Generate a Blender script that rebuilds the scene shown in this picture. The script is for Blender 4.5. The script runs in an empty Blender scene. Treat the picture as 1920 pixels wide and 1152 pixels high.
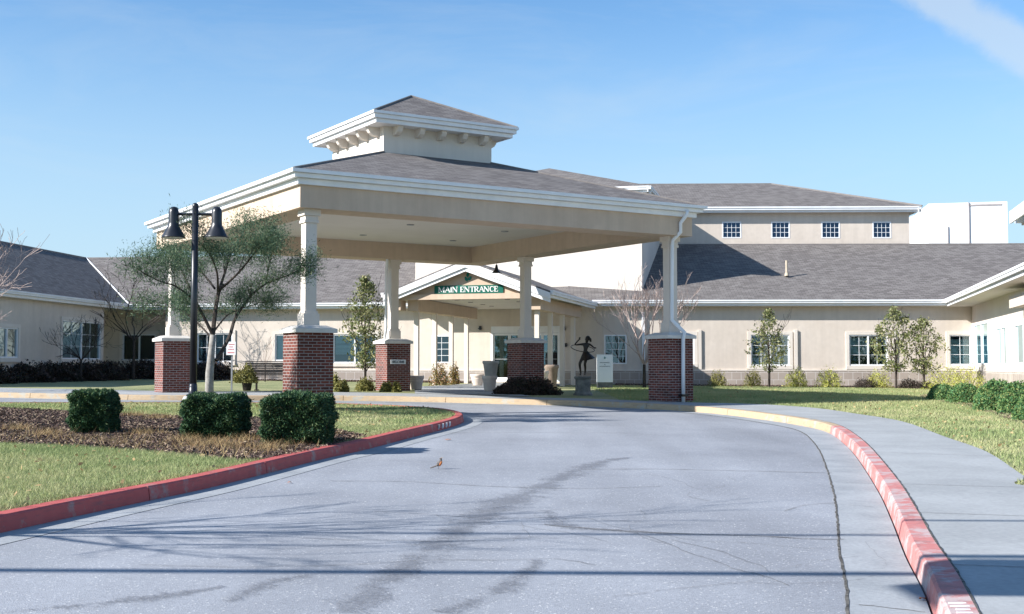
import bpy, bmesh, math, random
import numpy as np
from mathutils import Vector, Matrix, geometry
random.seed(7); RNG = np.random.default_rng(7)
PI = math.pi; R_ = math.radians
scn = bpy.context.scene
COL = scn.collection
# ------------------------------------------------------------------ camera
FPX = 2254.0; PITCH = math.atan(112/FPX); EYE = 1.6
cd = bpy.data.cameras.new('camera'); cam = bpy.data.objects.new('camera', cd); COL.objects.link(cam)
cam.location = (0, 0, EYE); cam.rotation_euler = (PI/2+PITCH, 0, 0)
cd.sensor_width = 36; cd.lens = 36*FPX/1920; cd.clip_end = 3000; cd.clip_start = .1
scn.camera = cam
def ray(px, py):
    a = (px-960)/FPX; b = (576-py)/FPX
    c, s = math.cos(PITCH), math.sin(PITCH)
    v = Vector((a, c-b*s, s+b*c)); return v/v.y
def at(px, py, Y):
    r = ray(px, py)*Y; return Vector((r.x, r.y, r.z+EYE))
def G(x, y):
    x = max(-45, min(45, x))
    if y <= 35: return -.02+.0175*max(y, -5)-.009*x
    return -.02+.6125+.008*(min(y, 75)-35)-.009*x
def gp(px, py, off=0.0):
    """point of the terrain (raised by off) seen at a pixel"""
    r = ray(px, py); lo, hi = 2.0, 90.0
    for _ in range(50):
        m = (lo+hi)/2
        if EYE+r.z*m > G(r.x*m, m)+off: lo = m
        else: hi = m
    return Vector((r.x*lo, lo))
# ------------------------------------------------------------------ light
SUN_EL, SUN_PHI = 29.0, 22.0
toS = Vector((-math.cos(R_(SUN_PHI))*math.cos(R_(SUN_EL)), -math.sin(R_(SUN_PHI))*math.cos(R_(SUN_EL)), math.sin(R_(SUN_EL))))
sd = bpy.data.lights.new('sun', 'SUN'); sd.energy = 5.0; sd.angle = R_(.5); sd.color = (1, .968, .92)
so = bpy.data.objects.new('sun', sd); COL.objects.link(so); so.rotation_euler = toS.to_track_quat('Z', 'Y').to_euler(); so.location = (-20, -5, 30)
w = bpy.data.worlds.new('World'); scn.world = w; w.use_nodes = True
nt = w.node_tree; nt.nodes.clear(); N = nt.nodes.new; L = nt.links.new
sky = N('ShaderNodeTexSky'); sky.sky_type = 'NISHITA'; sky.sun_disc = False; sky.sun_elevation = R_(SUN_EL)
sky.sun_rotation = math.atan2(toS.x, toS.y); sky.altitude = 300; sky.air_density = 1.0; sky.dust_density = .5; sky.ozone_density = 2.5
bg = N('ShaderNodeBackground'); bg.inputs[1].default_value = .085
tc = N('ShaderNodeTexCoord'); out = N('ShaderNodeOutputWorld')
mp = N('ShaderNodeMapping'); mp.inputs['Scale'].default_value = (2.0, 2.0, 9.0); mp.inputs['Rotation'].default_value = (0, R_(-14), 0); L(tc.outputs['Generated'], mp.inputs[0])
nz = N('ShaderNodeTexNoise'); nz.inputs['Scale'].default_value = 2.1; nz.inputs['Detail'].default_value = 9; nz.inputs['Roughness'].default_value = .62; nz.inputs['Distortion'].default_value = .7
L(mp.outputs[0], nz.inputs[0])
rp = N('ShaderNodeValToRGB'); rp.color_ramp.elements[0].position = .47; rp.color_ramp.elements[1].position = .95; rp.color_ramp.elements[1].color = (.3, .3, .3, 1)
L(nz.outputs[0], rp.inputs[0])
# one brighter cirrus streak high on the right
sp = N('ShaderNodeSeparateXYZ'); L(tc.outputs['Generated'], sp.inputs[0])
def mth(tr, op, a, b=None, c=None):
    n = tr.nodes.new('ShaderNodeMath'); n.operation = op
    for i, q in enumerate((a, b, c)):
        if q is None: continue
        if isinstance(q, (int, float)): n.inputs[i].default_value = q
        else: tr.links.new(q, n.inputs[i])
    return n.outputs[0]
az = mth(nt, 'DIVIDE', sp.outputs[0], sp.outputs[1]); el = mth(nt, 'DIVIDE', sp.outputs[2], sp.outputs[1])
ln = mth(nt, 'ADD', el, mth(nt, 'MULTIPLY', az, .62))      # lines running down to the right
ds = mth(nt, 'ABSOLUTE', mth(nt, 'SUBTRACT', ln, .535))
nz2 = N('ShaderNodeTexNoise'); nz2.inputs['Scale'].default_value = 14; nz2.inputs['Detail'].default_value = 8; nz2.inputs['Roughness'].default_value = .65
L(tc.outputs['Generated'], nz2.inputs[0])
ds2 = mth(nt, 'ADD', ds, mth(nt, 'MULTIPLY', mth(nt, 'SUBTRACT', nz2.outputs[0], .5), .05))
st = N('ShaderNodeMapRange'); st.interpolation_type = 'SMOOTHSTEP'; st.inputs[1].default_value = .030; st.inputs[2].default_value = .008; st.inputs[3].default_value = 0; st.inputs[4].default_value = .5
L(ds2, st.inputs[0])
gate = mth(nt, 'MULTIPLY', st.outputs[0], mth(nt, 'GREATER_THAN', sp.outputs[1], 0.0))
cov = mth(nt, 'ADD', rp.outputs[0], gate)
cov = mth(nt, 'MINIMUM', cov, .8)
tint = N('ShaderNodeMix'); tint.data_type = 'RGBA'; tint.blend_type = 'MULTIPLY'; tint.inputs[0].default_value = 1; tint.inputs[7].default_value = (.76, 1.06, 1.24, 1)
L(sky.outputs[0], tint.inputs[6])
mx = N('ShaderNodeMix'); mx.data_type = 'RGBA'; mx.inputs[7].default_value = (4.6, 5.0, 5.3, 1); L(cov, mx.inputs[0]); L(tint.outputs[2], mx.inputs[6])
hz = N('ShaderNodeMapRange'); hz.interpolation_type = 'SMOOTHSTEP'; hz.inputs[1].default_value = .34; hz.inputs[2].default_value = .02; hz.inputs[3].default_value = .0; hz.inputs[4].default_value = .9
L(sp.outputs[2], hz.inputs[0])
hm = N('ShaderNodeMix'); hm.data_type = 'RGBA'; hm.inputs[7].default_value = (3.6, 4.8, 5.7, 1); L(hz.outputs[0], hm.inputs[0]); L(mx.outputs[2], hm.inputs[6])
L(hm.outputs[2], bg.inputs[0]); L(bg.outputs[0], out.inputs[0])
scn.view_settings.view_transform = 'Standard'; scn.view_settings.look = 'None'; scn.view_settings.exposure = 0.95; scn.view_settings.gamma = 1
# ------------------------------------------------------------------ materials
def base_mat(name, rough=.7, spec=.3):
    m = bpy.data.materials.new(name); m.use_nodes = True
    b = m.node_tree.nodes['Principled BSDF']; b.inputs['Roughness'].default_value = rough
    b.inputs['Specular IOR Level'].default_value = spec
    return m, m.node_tree, b
def noise_mat(name, c1, c2, scale=3, rough=.8, bump=.0, bscale=60, spec=.3, detail=6, lo=.35, hi=.65, metal=0, coord='Object', fine=None, streak=0):
    m, t, b = base_mat(name, rough, spec); n = t.nodes.new; l = t.links.new
    tc = n('ShaderNodeTexCoord'); nz = n('ShaderNodeTexNoise'); nz.inputs['Scale'].default_value = scale; nz.inputs['Detail'].default_value = detail
    nz.inputs['Roughness'].default_value = .6
    l(tc.outputs[coord], nz.inputs[0])
    r = n('ShaderNodeValToRGB'); r.color_ramp.elements[0].position = lo; r.color_ramp.elements[1].position = hi
    r.color_ramp.elements[0].color = (*c1, 1); r.color_ramp.elements[1].color = (*c2, 1); l(nz.outputs[0], r.inputs[0])
    src = r.outputs[0]
    if fine:
        f = n('ShaderNodeTexNoise'); f.inputs['Scale'].default_value = fine[0]; f.inputs['Detail'].default_value = 3; l(tc.outputs[coord], f.inputs[0])
        fr = n('ShaderNodeMapRange'); fr.inputs[1].default_value = .3; fr.inputs[2].default_value = .7; fr.inputs[3].default_value = 1-fine[1]; fr.inputs[4].default_value = 1+fine[1]
        l(f.outputs[0], fr.inputs[0])
        mm = n('ShaderNodeVectorMath'); mm.operation = 'SCALE'; l(src, mm.inputs[0]); l(fr.outputs[0], mm.inputs['Scale']); src = mm.outputs[0]
    if streak:
        smp = n('ShaderNodeMapping'); smp.inputs['Scale'].default_value = (2.2, 2.2, .16); l(tc.outputs[coord], smp.inputs[0])
        sz_ = n('ShaderNodeTexNoise'); sz_.inputs['Scale'].default_value = 2.0; sz_.inputs['Detail'].default_value = 7; sz_.inputs['Roughness'].default_value = .65; l(smp.outputs[0], sz_.inputs[0])
        sr_ = n('ShaderNodeMapRange'); sr_.inputs[1].default_value = .35; sr_.inputs[2].default_value = .62; sr_.inputs[3].default_value = 1-streak; sr_.inputs[4].default_value = 1.02; l(sz_.outputs[0], sr_.inputs[0])
        sm_ = n('ShaderNodeVectorMath'); sm_.operation = 'SCALE'; l(src, sm_.inputs[0]); l(sr_.outputs[0], sm_.inputs['Scale']); src = sm_.outputs[0]
    l(src, b.inputs['Base Color']); b.inputs['Metallic'].default_value = metal
    if bump:
        bz = n('ShaderNodeTexNoise'); bz.inputs['Scale'].default_value = bscale; bz.inputs['Detail'].default_value = 4; l(tc.outputs[coord], bz.inputs[0])
        bp = n('ShaderNodeBump'); bp.inputs['Strength'].default_value = bump; bp.inputs['Distance'].default_value = .01
        l(bz.outputs[0], bp.inputs['Height']); l(bp.outputs[0], b.inputs['Normal'])
    return m
def brick_mat(name, c1, c2, mort, bw, bh, ms, rough=.85, off=.5, bump=.3, var=.25, spec=.2, bias=0.0, smear=None):
    m, t, b = base_mat(name, rough, spec); n = t.nodes.new; l = t.links.new
    uv = n('ShaderNodeTexCoord'); br = n('ShaderNodeTexBrick'); br.offset = off; br.inputs['Scale'].default_value = 1
    br.inputs['Brick Width'].default_value = bw; br.inputs['Row Height'].default_value = bh; br.inputs['Mortar Size'].default_value = ms
    br.inputs['Mortar Smooth'].default_value = .1; br.inputs['Bias'].default_value = bias
    br.inputs['Color1'].default_value = (*c1, 1); br.inputs['Color2'].default_value = (*c2, 1); br.inputs['Mortar'].default_value = (*mort, 1)
    l(uv.outputs['UV'], br.inputs[0])
    nz = n('ShaderNodeTexNoise'); nz.inputs['Scale'].default_value = 1.3; nz.inputs['Detail'].default_value = 8; l(uv.outputs['Object'], nz.inputs[0])
    mr = n('ShaderNodeMapRange'); mr.inputs[1].default_value = .3; mr.inputs[2].default_value = .7; mr.inputs[3].default_value = 1-var; mr.inputs[4].default_value = 1+var; l(nz.outputs[0], mr.inputs[0])
    sc = n('ShaderNodeVectorMath'); sc.operation = 'SCALE'; l(br.outputs[0], sc.inputs[0]); l(mr.outputs[0], sc.inputs['Scale'])
    l(sc.outputs[0], b.inputs['Base Color'])
    bp = n('ShaderNodeBump'); bp.inputs['Strength'].default_value = bump; bp.inputs['Distance'].default_value = .008; bp.invert = True
    l(br.outputs['Fac'], bp.inputs['Height']); l(bp.outputs[0], b.inputs['Normal'])
    return m
def leaf_mat(name, cols, rough=.6, trans=.15, patch=False):
    m, t, b = base_mat(name, rough, .25); n = t.nodes.new; l = t.links.new
    g = n('ShaderNodeNewGeometry'); r = n('ShaderNodeValToRGB'); e = r.color_ramp.elements
    while len(e) < len(cols): e.new(.5)
    for i, c in enumerate(cols): e[i].position = i/(len(cols)-1); e[i].color = (*c, 1)
    if patch:
        tcx = n('ShaderNodeTexCoord'); pn_ = n('ShaderNodeTexNoise'); pn_.inputs['Scale'].default_value = .55; pn_.inputs['Detail'].default_value = 9; pn_.inputs['Roughness'].default_value = .65; l(tcx.outputs['Object'], pn_.inputs[0])
        pr_ = n('ShaderNodeMapRange'); pr_.inputs[1].default_value = .35; pr_.inputs[2].default_value = .65; l(pn_.outputs[0], pr_.inputs[0])
        l(mth(t, 'ADD', mth(t, 'MULTIPLY', g.outputs['Random Per Island'], .5), mth(t, 'MULTIPLY', pr_.outputs[0], .5)), r.inputs[0])
    else: l(g.outputs['Random Per Island'], r.inputs[0])
    l(r.outputs[0], b.inputs['Base Color'])
    if trans:
        tr = n('ShaderNodeBsdfTranslucent'); l(r.outputs[0], tr.inputs[0]); mx = n('ShaderNodeMixShader'); mx.inputs[0].default_value = trans
        l(b.outputs[0], mx.inputs[1]); l(tr.outputs[0], mx.inputs[2]); l(mx.outputs[0], t.nodes['Material Output'].inputs[0])
    return m
M = {}
M['stucco'] = noise_mat('stucco', (.585, .51, .44), (.635, .56, .49), .7, .9, .25, 90, .15, fine=(5, .03), streak=.05)
M['stucco_beam'] = noise_mat('stucco_beam', (.53, .41, .315), (.57, .45, .35), .7, .9, .25, 90, .15, fine=(5, .03), streak=.07)
M['stucco_cream'] = noise_mat('stucco_cream', (.655, .59, .525), (.70, .64, .575), .7, .9, .15, 90, .15, streak=.04)
M['ceiling'] = noise_mat('ceiling_paint', (.62, .57, .51), (.66, .61, .55), 1, .85, .1, 60, .2)
M['trim'] = noise_mat('white_trim', (.74, .75, .77), (.82, .82, .83), 1.5, .45, 0, 60, .4, streak=.03)
M['white'] = noise_mat('white_panel', (.80, .80, .80), (.86, .86, .86), .5, .6, .05, 40, .3)
M['shingle'] = brick_mat('shingle', (.128, .115, .11), (.21, .193, .183), (.06, .055, .058), .31, .145, .008, .92, .5, .5, .04)
M['shingle_cap'] = noise_mat('shingle_cap', (.16, .145, .14), (.21, .19, .18), 6, .9)
M['brick'] = brick_mat('red_brick', (.085, .030, .025), (.19, .055, .04), (.31, .28, .27), .2035, .0677, .0075, .85, .5, .5, .2)
M['block'] = brick_mat('split_block', (.33, .28, .245), (.40, .345, .30), (.58, .55, .52), .405, .33, .008, .9, .5, .4, .1)
M['cap'] = noise_mat('cast_stone', (.56, .53, .49), (.66, .63, .59), 4, .85, .2, 70)
M['concrete'] = noise_mat('concrete', (.29, .30, .305), (.36, .37, .375), .9, .9, .25, 120, .2, fine=(22, .08))
M['gutterpan'] = noise_mat('gutter_concrete', (.27, .285, .30), (.345, .36, .375), 1.4, .9, .25, 120, .2, fine=(30, .1))
M['joint'] = noise_mat('joint_grit', (.035, .032, .03), (.16, .15, .13), 14, .95)
M['crackfill'] = noise_mat('crack_dust', (.12, .11, .105), (.2, .19, .18), 14, .95)
def kerb_mat(name, c, c2, wear, thr):
    m, t, b = base_mat(name, .75, .3); n = t.nodes.new; l = t.links.new
    tc = n('ShaderNodeTexCoord'); a = n('ShaderNodeTexNoise'); a.inputs['Scale'].default_value = 2.2; a.inputs['Detail'].default_value = 10; a.inputs['Roughness'].default_value = .7; l(tc.outputs['Object'], a.inputs[0])
    r = n('ShaderNodeValToRGB'); r.color_ramp.elements[0].position = thr; r.color_ramp.elements[1].position = thr+.08; r.color_ramp.elements[0].color = (0, 0, 0, 1); l(a.outputs[0], r.inputs[0])
    a2 = n('ShaderNodeTexNoise'); a2.inputs['Scale'].default_value = 9; a2.inputs['Detail'].default_value = 5; l(tc.outputs['Object'], a2.inputs[0])
    m1 = n('ShaderNodeMix'); m1.data_type = 'RGBA'; m1.inputs[6].default_value = (*c, 1); m1.inputs[7].default_value = (*c2, 1); l(a2.outputs[0], m1.inputs[0])
    m2 = n('ShaderNodeMix'); m2.data_type = 'RGBA'; l(r.outputs[0], m2.inputs[0]); l(m1.outputs[2], m2.inputs[6]); m2.inputs[7].default_value = (*wear, 1)
    smp = n('ShaderNodeMapping'); smp.inputs['Scale'].default_value = (1.3, 1.3, 9); l(tc.outputs['Object'], smp.inputs[0])
    sc_ = n('ShaderNodeTexNoise'); sc_.inputs['Scale'].default_value = 3.2; sc_.inputs['Detail'].default_value = 9; sc_.inputs['Roughness'].default_value = .75; l(smp.outputs[0], sc_.inputs[0])
    sr_ = n('ShaderNodeMapRange'); sr_.inputs[1].default_value = .52; sr_.inputs[2].default_value = .70; sr_.inputs[4].default_value = .6; l(sc_.outputs[0], sr_.inputs[0])
    m3 = n('ShaderNodeMix'); m3.data_type = 'RGBA'; l(sr_.outputs[0], m3.inputs[0]); l(m2.outputs[2], m3.inputs[6]); m3.inputs[7].default_value = (.14, .10, .10, 1)
    l(m3.outputs[2], b.inputs['Base Color'])
    bp = n('ShaderNodeBump'); bp.inputs['Strength'].default_value = .3; bp.inputs['Distance'].default_value = .01; l(a2.outputs[0], bp.inputs['Height']); l(bp.outputs[0], b.inputs['Normal'])
    return m
M['kerb_red'] = kerb_mat('kerb_red_paint', (.42, .075, .07), (.52, .13, .115), (.38, .24, .22), .56)
M['kerb_red_worn'] = kerb_mat('kerb_red_worn', (.44, .13, .12), (.52, .24, .22), (.46, .36, .35), .49)
M['kerb_yellow'] = kerb_mat('kerb_yellow_paint', (.40, .29, .18), (.46, .35, .23), (.36, .34, .29), .53)
def asphalt():
    m, t, b = base_mat('asphalt', .88, .25); n = t.nodes.new; l = t.links.new
    tc = n('ShaderNodeTexCoord')
    a = n('ShaderNodeTexNoise'); a.inputs['Scale'].default_value = .35; a.inputs['Detail'].default_value = 9; a.inputs['Roughness'].default_value = .62; l(tc.outputs['Object'], a.inputs[0])
    r = n('ShaderNodeValToRGB'); r.color_ramp.elements[0].position = .36; r.color_ramp.elements[1].position = .64
    r.color_ramp.elements[0].color = (.24, .25, .275, 1); r.color_ramp.elements[1].color = (.305, .317, .345, 1); l(a.outputs[0], r.inputs[0])
    v = n('ShaderNodeTexVoronoi'); v.inputs['Scale'].default_value = 85; l(tc.outputs['Object'], v.inputs[0])
    vr = n('ShaderNodeSeparateColor'); l(v.outputs['Color'], vr.inputs[0])
    mr = n('ShaderNodeMapRange'); mr.inputs[3].default_value = .85; mr.inputs[4].default_value = 1.15; l(vr.outputs[0], mr.inputs[0])
    sc = n('ShaderNodeVectorMath'); sc.operation = 'SCALE'; l(r.outputs[0], sc.inputs[0]); l(mr.outputs[0], sc.inputs['Scale'])
    # bright quartz chips
    g = mth(t, 'GREATER_THAN', vr.outputs[1], .98); mx = n('ShaderNodeMix'); mx.data_type = 'RGBA'; mx.inputs[7].default_value = (.5, .5, .5, 1); l(g, mx.inputs[0]); l(sc.outputs[0], mx.inputs[6])
    # long streaky wear along the drive
    mp = n('ShaderNodeMapping'); mp.inputs['Rotation'].default_value = (0, 0, R_(-12)); mp.inputs['Scale'].default_value = (.9, .10, 1); l(tc.outputs['Object'], mp.inputs[0])
    s = n('ShaderNodeTexNoise'); s.inputs['Scale'].default_value = 1.1; s.inputs['Detail'].default_value = 6; l(mp.outputs[0], s.inputs[0])
    sr = n('ShaderNodeMapRange'); sr.inputs[1].default_value = .3; sr.inputs[2].default_value = .7; sr.inputs[3].default_value = .88; sr.inputs[4].default_value = 1.1; l(s.outputs[0], sr.inputs[0])
    s2 = n('ShaderNodeVectorMath'); s2.operation = 'SCALE'; l(mx.outputs[2], s2.inputs[0]); l(sr.outputs[0], s2.inputs['Scale'])
    l(s2.outputs[0], b.inputs['Base Color'])
    bp = n('ShaderNodeBump'); bp.inputs['Strength'].default_value = .4; bp.inputs['Distance'].default_value = .005; l(v.outputs['Distance'], bp.inputs['Height']); l(bp.outputs[0], b.inputs['Normal'])
    return m
M['asphalt'] = asphalt()
def stain_mat():
    m, t, b = base_mat('loose_grit', .95, .2); n = t.nodes.new; l = t.links.new
    tc = n('ShaderNodeTexCoord')
    v = n('ShaderNodeTexVoronoi'); v.inputs['Scale'].default_value = 60; l(tc.outputs['Object'], v.inputs[0])
    c = n('ShaderNodeValToRGB'); c.color_ramp.elements[0].color = (.09, .095, .11, 1); c.color_ramp.elements[1].color = (.28, .29, .32, 1); s = n('ShaderNodeSeparateColor'); l(v.outputs['Color'], s.inputs[0]); l(s.outputs[0], c.inputs[0]); l(c.outputs[0], b.inputs['Base Color'])
    uv = n('ShaderNodeSeparateXYZ'); l(tc.outputs['UV'], uv.inputs[0])
    e = mth(t, 'SUBTRACT', 1.0, mth(t, 'ABSOLUTE', mth(t, 'SUBTRACT', mth(t, 'MULTIPLY', uv.outputs[1], 2.0), 1.0)))
    z = n('ShaderNodeTexNoise'); z.inputs['Scale'].default_value = 2.5; z.inputs['Detail'].default_value = 8; z.inputs['Roughness'].default_value = .7; l(tc.outputs['Object'], z.inputs[0])
    z2 = n('ShaderNodeTexNoise'); z2.inputs['Scale'].default_value = 45; z2.inputs['Detail'].default_value = 2; l(tc.outputs['Object'], z2.inputs[0])
    f = mth(t, 'ADD', mth(t, 'MULTIPLY', e, .55), mth(t, 'MULTIPLY', mth(t, 'SUBTRACT', z.outputs[0], .5), 1.7)); f = mth(t, 'ADD', f, mth(t, 'MULTIPLY', mth(t, 'SUBTRACT', z2.outputs[0], .5), 1.2))
    mr = n('ShaderNodeMapRange'); mr.inputs[1].default_value = .22; mr.inputs[2].default_value = .5; mr.inputs[4].default_value = .42; l(f, mr.inputs[0])
    tr = n('ShaderNodeBsdfTransparent'); mx = n('ShaderNodeMixShader'); l(mr.outputs[0], mx.inputs[0]); l(tr.outputs[0], mx.inputs[1]); l(b.outputs[0], mx.inputs[2]); l(mx.outputs[0], t.nodes['Material Output'].inputs[0])
    return m
M['grit'] = stain_mat()
M['lawn'] = noise_mat('lawn_soil', (.20, .225, .11), (.34, .33, .18), .55, .95, .6, 40, .1, detail=12, fine=(30, .35))
M['soil'] = noise_mat('bed_soil', (.05, .035, .028), (.13, .09, .07), 4, .95, .6, 30, .1, fine=(40, .4))
M['grass'] = leaf_mat('grass_blades', [(.15, .21, .085), (.26, .32, .13), (.39, .40, .20), (.54, .47, .28)], .7, .25, True)
M['grass_dry'] = leaf_mat('grass_dry', [(.22, .20, .09), (.34, .28, .13), (.42, .34, .18), (.20, .20, .07)], .7, .25)
M['mulch'] = leaf_mat('mulch_chips', [(.035, .022, .02), (.075, .048, .042), (.14, .095, .08), (.36, .28, .19)], .9, 0)
M['straw'] = leaf_mat('straw', [(.16, .09, .05), (.36, .25, .12), (.5, .38, .2), (.28, .16, .08)], .8, .2)
M['juniper'] = leaf_mat('juniper', [(.014, .042, .022), (.026, .072, .034), (.042, .105, .042), (.12, .16, .06)], .6, .1)
M['hedge'] = leaf_mat('hedge_leaf', [(.05, .13, .06), (.08, .19, .07), (.14, .25, .08), (.28, .30, .11)], .6, .15)
M['pear'] = leaf_mat('pear_leaf', [(.07, .10, .03), (.14, .17, .06), (.24, .25, .11), (.36, .33, .17)], .5, .25)
M['needle'] = leaf_mat('wispy_leaf', [(.04, .09, .06), (.07, .13, .08), (.12, .18, .10), (.18, .22, .12)], .6, .3)
M['olive'] = leaf_mat('olive_shrub', [(.10, .11, .035), (.20, .19, .05), (.30, .27, .09), (.14, .15, .05)], .6, .2)
M['yellowgreen'] = leaf_mat('yellow_shrub', [(.30, .34, .05), (.48, .48, .10), (.56, .52, .18), (.36, .40, .09)], .6, .25)
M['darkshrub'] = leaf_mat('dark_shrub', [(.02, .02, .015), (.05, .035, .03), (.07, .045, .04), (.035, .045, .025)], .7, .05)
M['rust'] = leaf_mat('rose_leaf', [(.12, .13, .04), (.20, .18, .06), (.42, .20, .09), (.25, .22, .08)], .6, .2)
M['leafred'] = noise_mat('fallen_leaf', (.30, .09, .03), (.42, .16, .05), 20, .8)
M['bark'] = noise_mat('bark', (.028, .022, .02), (.075, .06, .05), 12, .9, .5, 40)
M['bark_pale'] = noise_mat('bark_pale', (.22, .20, .18), (.36, .34, .31), 9, .9, .5, 40)
M['twig_pale'] = noise_mat('bark_twig_pale', (.30, .22, .19), (.44, .36, .33), 9, .9)
M['black'] = noise_mat('black_paint', (.012, .014, .018), (.02, .022, .028), 5, .32, 0, 60, .5)
M['bench'] = noise_mat('bench_metal', (.02, .018, .017), (.035, .03, .028), 5, .5, 0, 60, .4)
M['bronze'] = noise_mat('bronze', (.022, .018, .015), (.05, .04, .032), 8, .42, .2, 30, .5, metal=.6)
M['pedestal'] = noise_mat('pedestal_stone', (.10, .105, .10), (.20, .20, .19), 5, .85, .3, 40)
M['pot'] = noise_mat('clay_pot', (.62, .52, .44), (.72, .62, .54), 4, .8, .2, 50)
M['pot_grey'] = noise_mat('weathered_pot', (.36, .35, .32), (.50, .48, .45), 4, .85, .2, 50)
M['pot_brown'] = noise_mat('brown_pot', (.20, .15, .12), (.28, .22, .18), 4, .85, .2, 50)
M['pot_dark'] = noise_mat('dark_pot', (.018, .014, .012), (.03, .025, .02), 4, .6)
M['green_sign'] = noise_mat('green_sign', (.0, .10, .07), (.004, .125, .09), 3, .5)
M['leaf_logo'] = noise_mat('logo_teal', (.0, .14, .11), (.0, .19, .14), 3, .5)
M['letter'] = noise_mat('letter_white', (.74, .74, .72), (.8, .8, .78), 3, .5)
M['ink'] = noise_mat('ink_grey', (.10, .12, .14), (.16, .18, .2), 3, .6)
M['sign_red'] = noise_mat('sign_red', (.5, .03, .03), (.55, .05, .05), 3, .5)
M['sign_white'] = noise_mat('sign_white', (.76, .78, .80), (.82, .83, .84), 2, .5)
M['steel'] = noise_mat('galvanised', (.25, .26, .27), (.36, .37, .38), 6, .5, metal=.5)
M['pipe'] = noise_mat('vent_pipe', (.42, .35, .26), (.48, .41, .32), 6, .6)
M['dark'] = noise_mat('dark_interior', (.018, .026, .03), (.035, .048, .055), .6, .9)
M['blind'] = brick_mat('blind_slats', (.50, .54, .55), (.56, .60, .60), (.18, .20, .22), 9.0, .06, .012, .8, 0, .3, .05)
M['curtain'] = noise_mat('curtain', (.42, .44, .45), (.60, .62, .62), 2, .9)
M['seam'] = noise_mat('seam_grey', (.30, .27, .27), (.36, .33, .33), 6, .8)
M['bird_grey'] = noise_mat('feather_grey', (.09, .08, .075), (.16, .14, .13), 60, .8)
M['bird_red'] = noise_mat('feather_orange', (.50, .15, .05), (.60, .22, .08), 60, .8)
M['beak'] = noise_mat('beak', (.5, .3, .12), (.55, .35, .15), 20, .5)
def glass_mat(name, tint, refl, gc=(1, 1, 1)):
    m = bpy.data.materials.new(name); m.use_nodes = True; t = m.node_tree; t.nodes.clear(); n = t.nodes.new; l = t.links.new
    tr = n('ShaderNodeBsdfTransparent'); tr.inputs[0].default_value = (*tint, 1); gl = n('ShaderNodeBsdfGlossy'); gl.inputs['Roughness'].default_value = .02; gl.inputs[0].default_value = (*gc, 1)
    tc = n('ShaderNodeTexCoord'); nz = n('ShaderNodeTexNoise'); nz.inputs['Scale'].default_value = .9; l(tc.outputs['Object'], nz.inputs[0])
    bp = n('ShaderNodeBump'); bp.inputs['Strength'].default_value = .06; bp.inputs['Distance'].default_value = .05; l(nz.outputs[0], bp.inputs['Height']); l(bp.outputs[0], gl.inputs['Normal'])
    fr = n('ShaderNodeFresnel'); fr.inputs[0].default_value = 1.5; f = mth(t, 'MINIMUM', mth(t, 'MULTIPLY', fr.outputs[0], refl), 1.0)
    mx = n('ShaderNodeMixShader'); o = n('ShaderNodeOutputMaterial'); l(f, mx.inputs[0]); l(tr.outputs[0], mx.inputs[1]); l(gl.outputs[0], mx.inputs[2]); l(mx.outputs[0], o.inputs[0])
    return m
M['glass'] = glass_mat('window_glass', (.62, .80, .84), 3.6, (.7, .92, 1))
M['glass_blue'] = glass_mat('upper_glass', (.35, .55, .8), 2.6, (.35, .6, 1))
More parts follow.
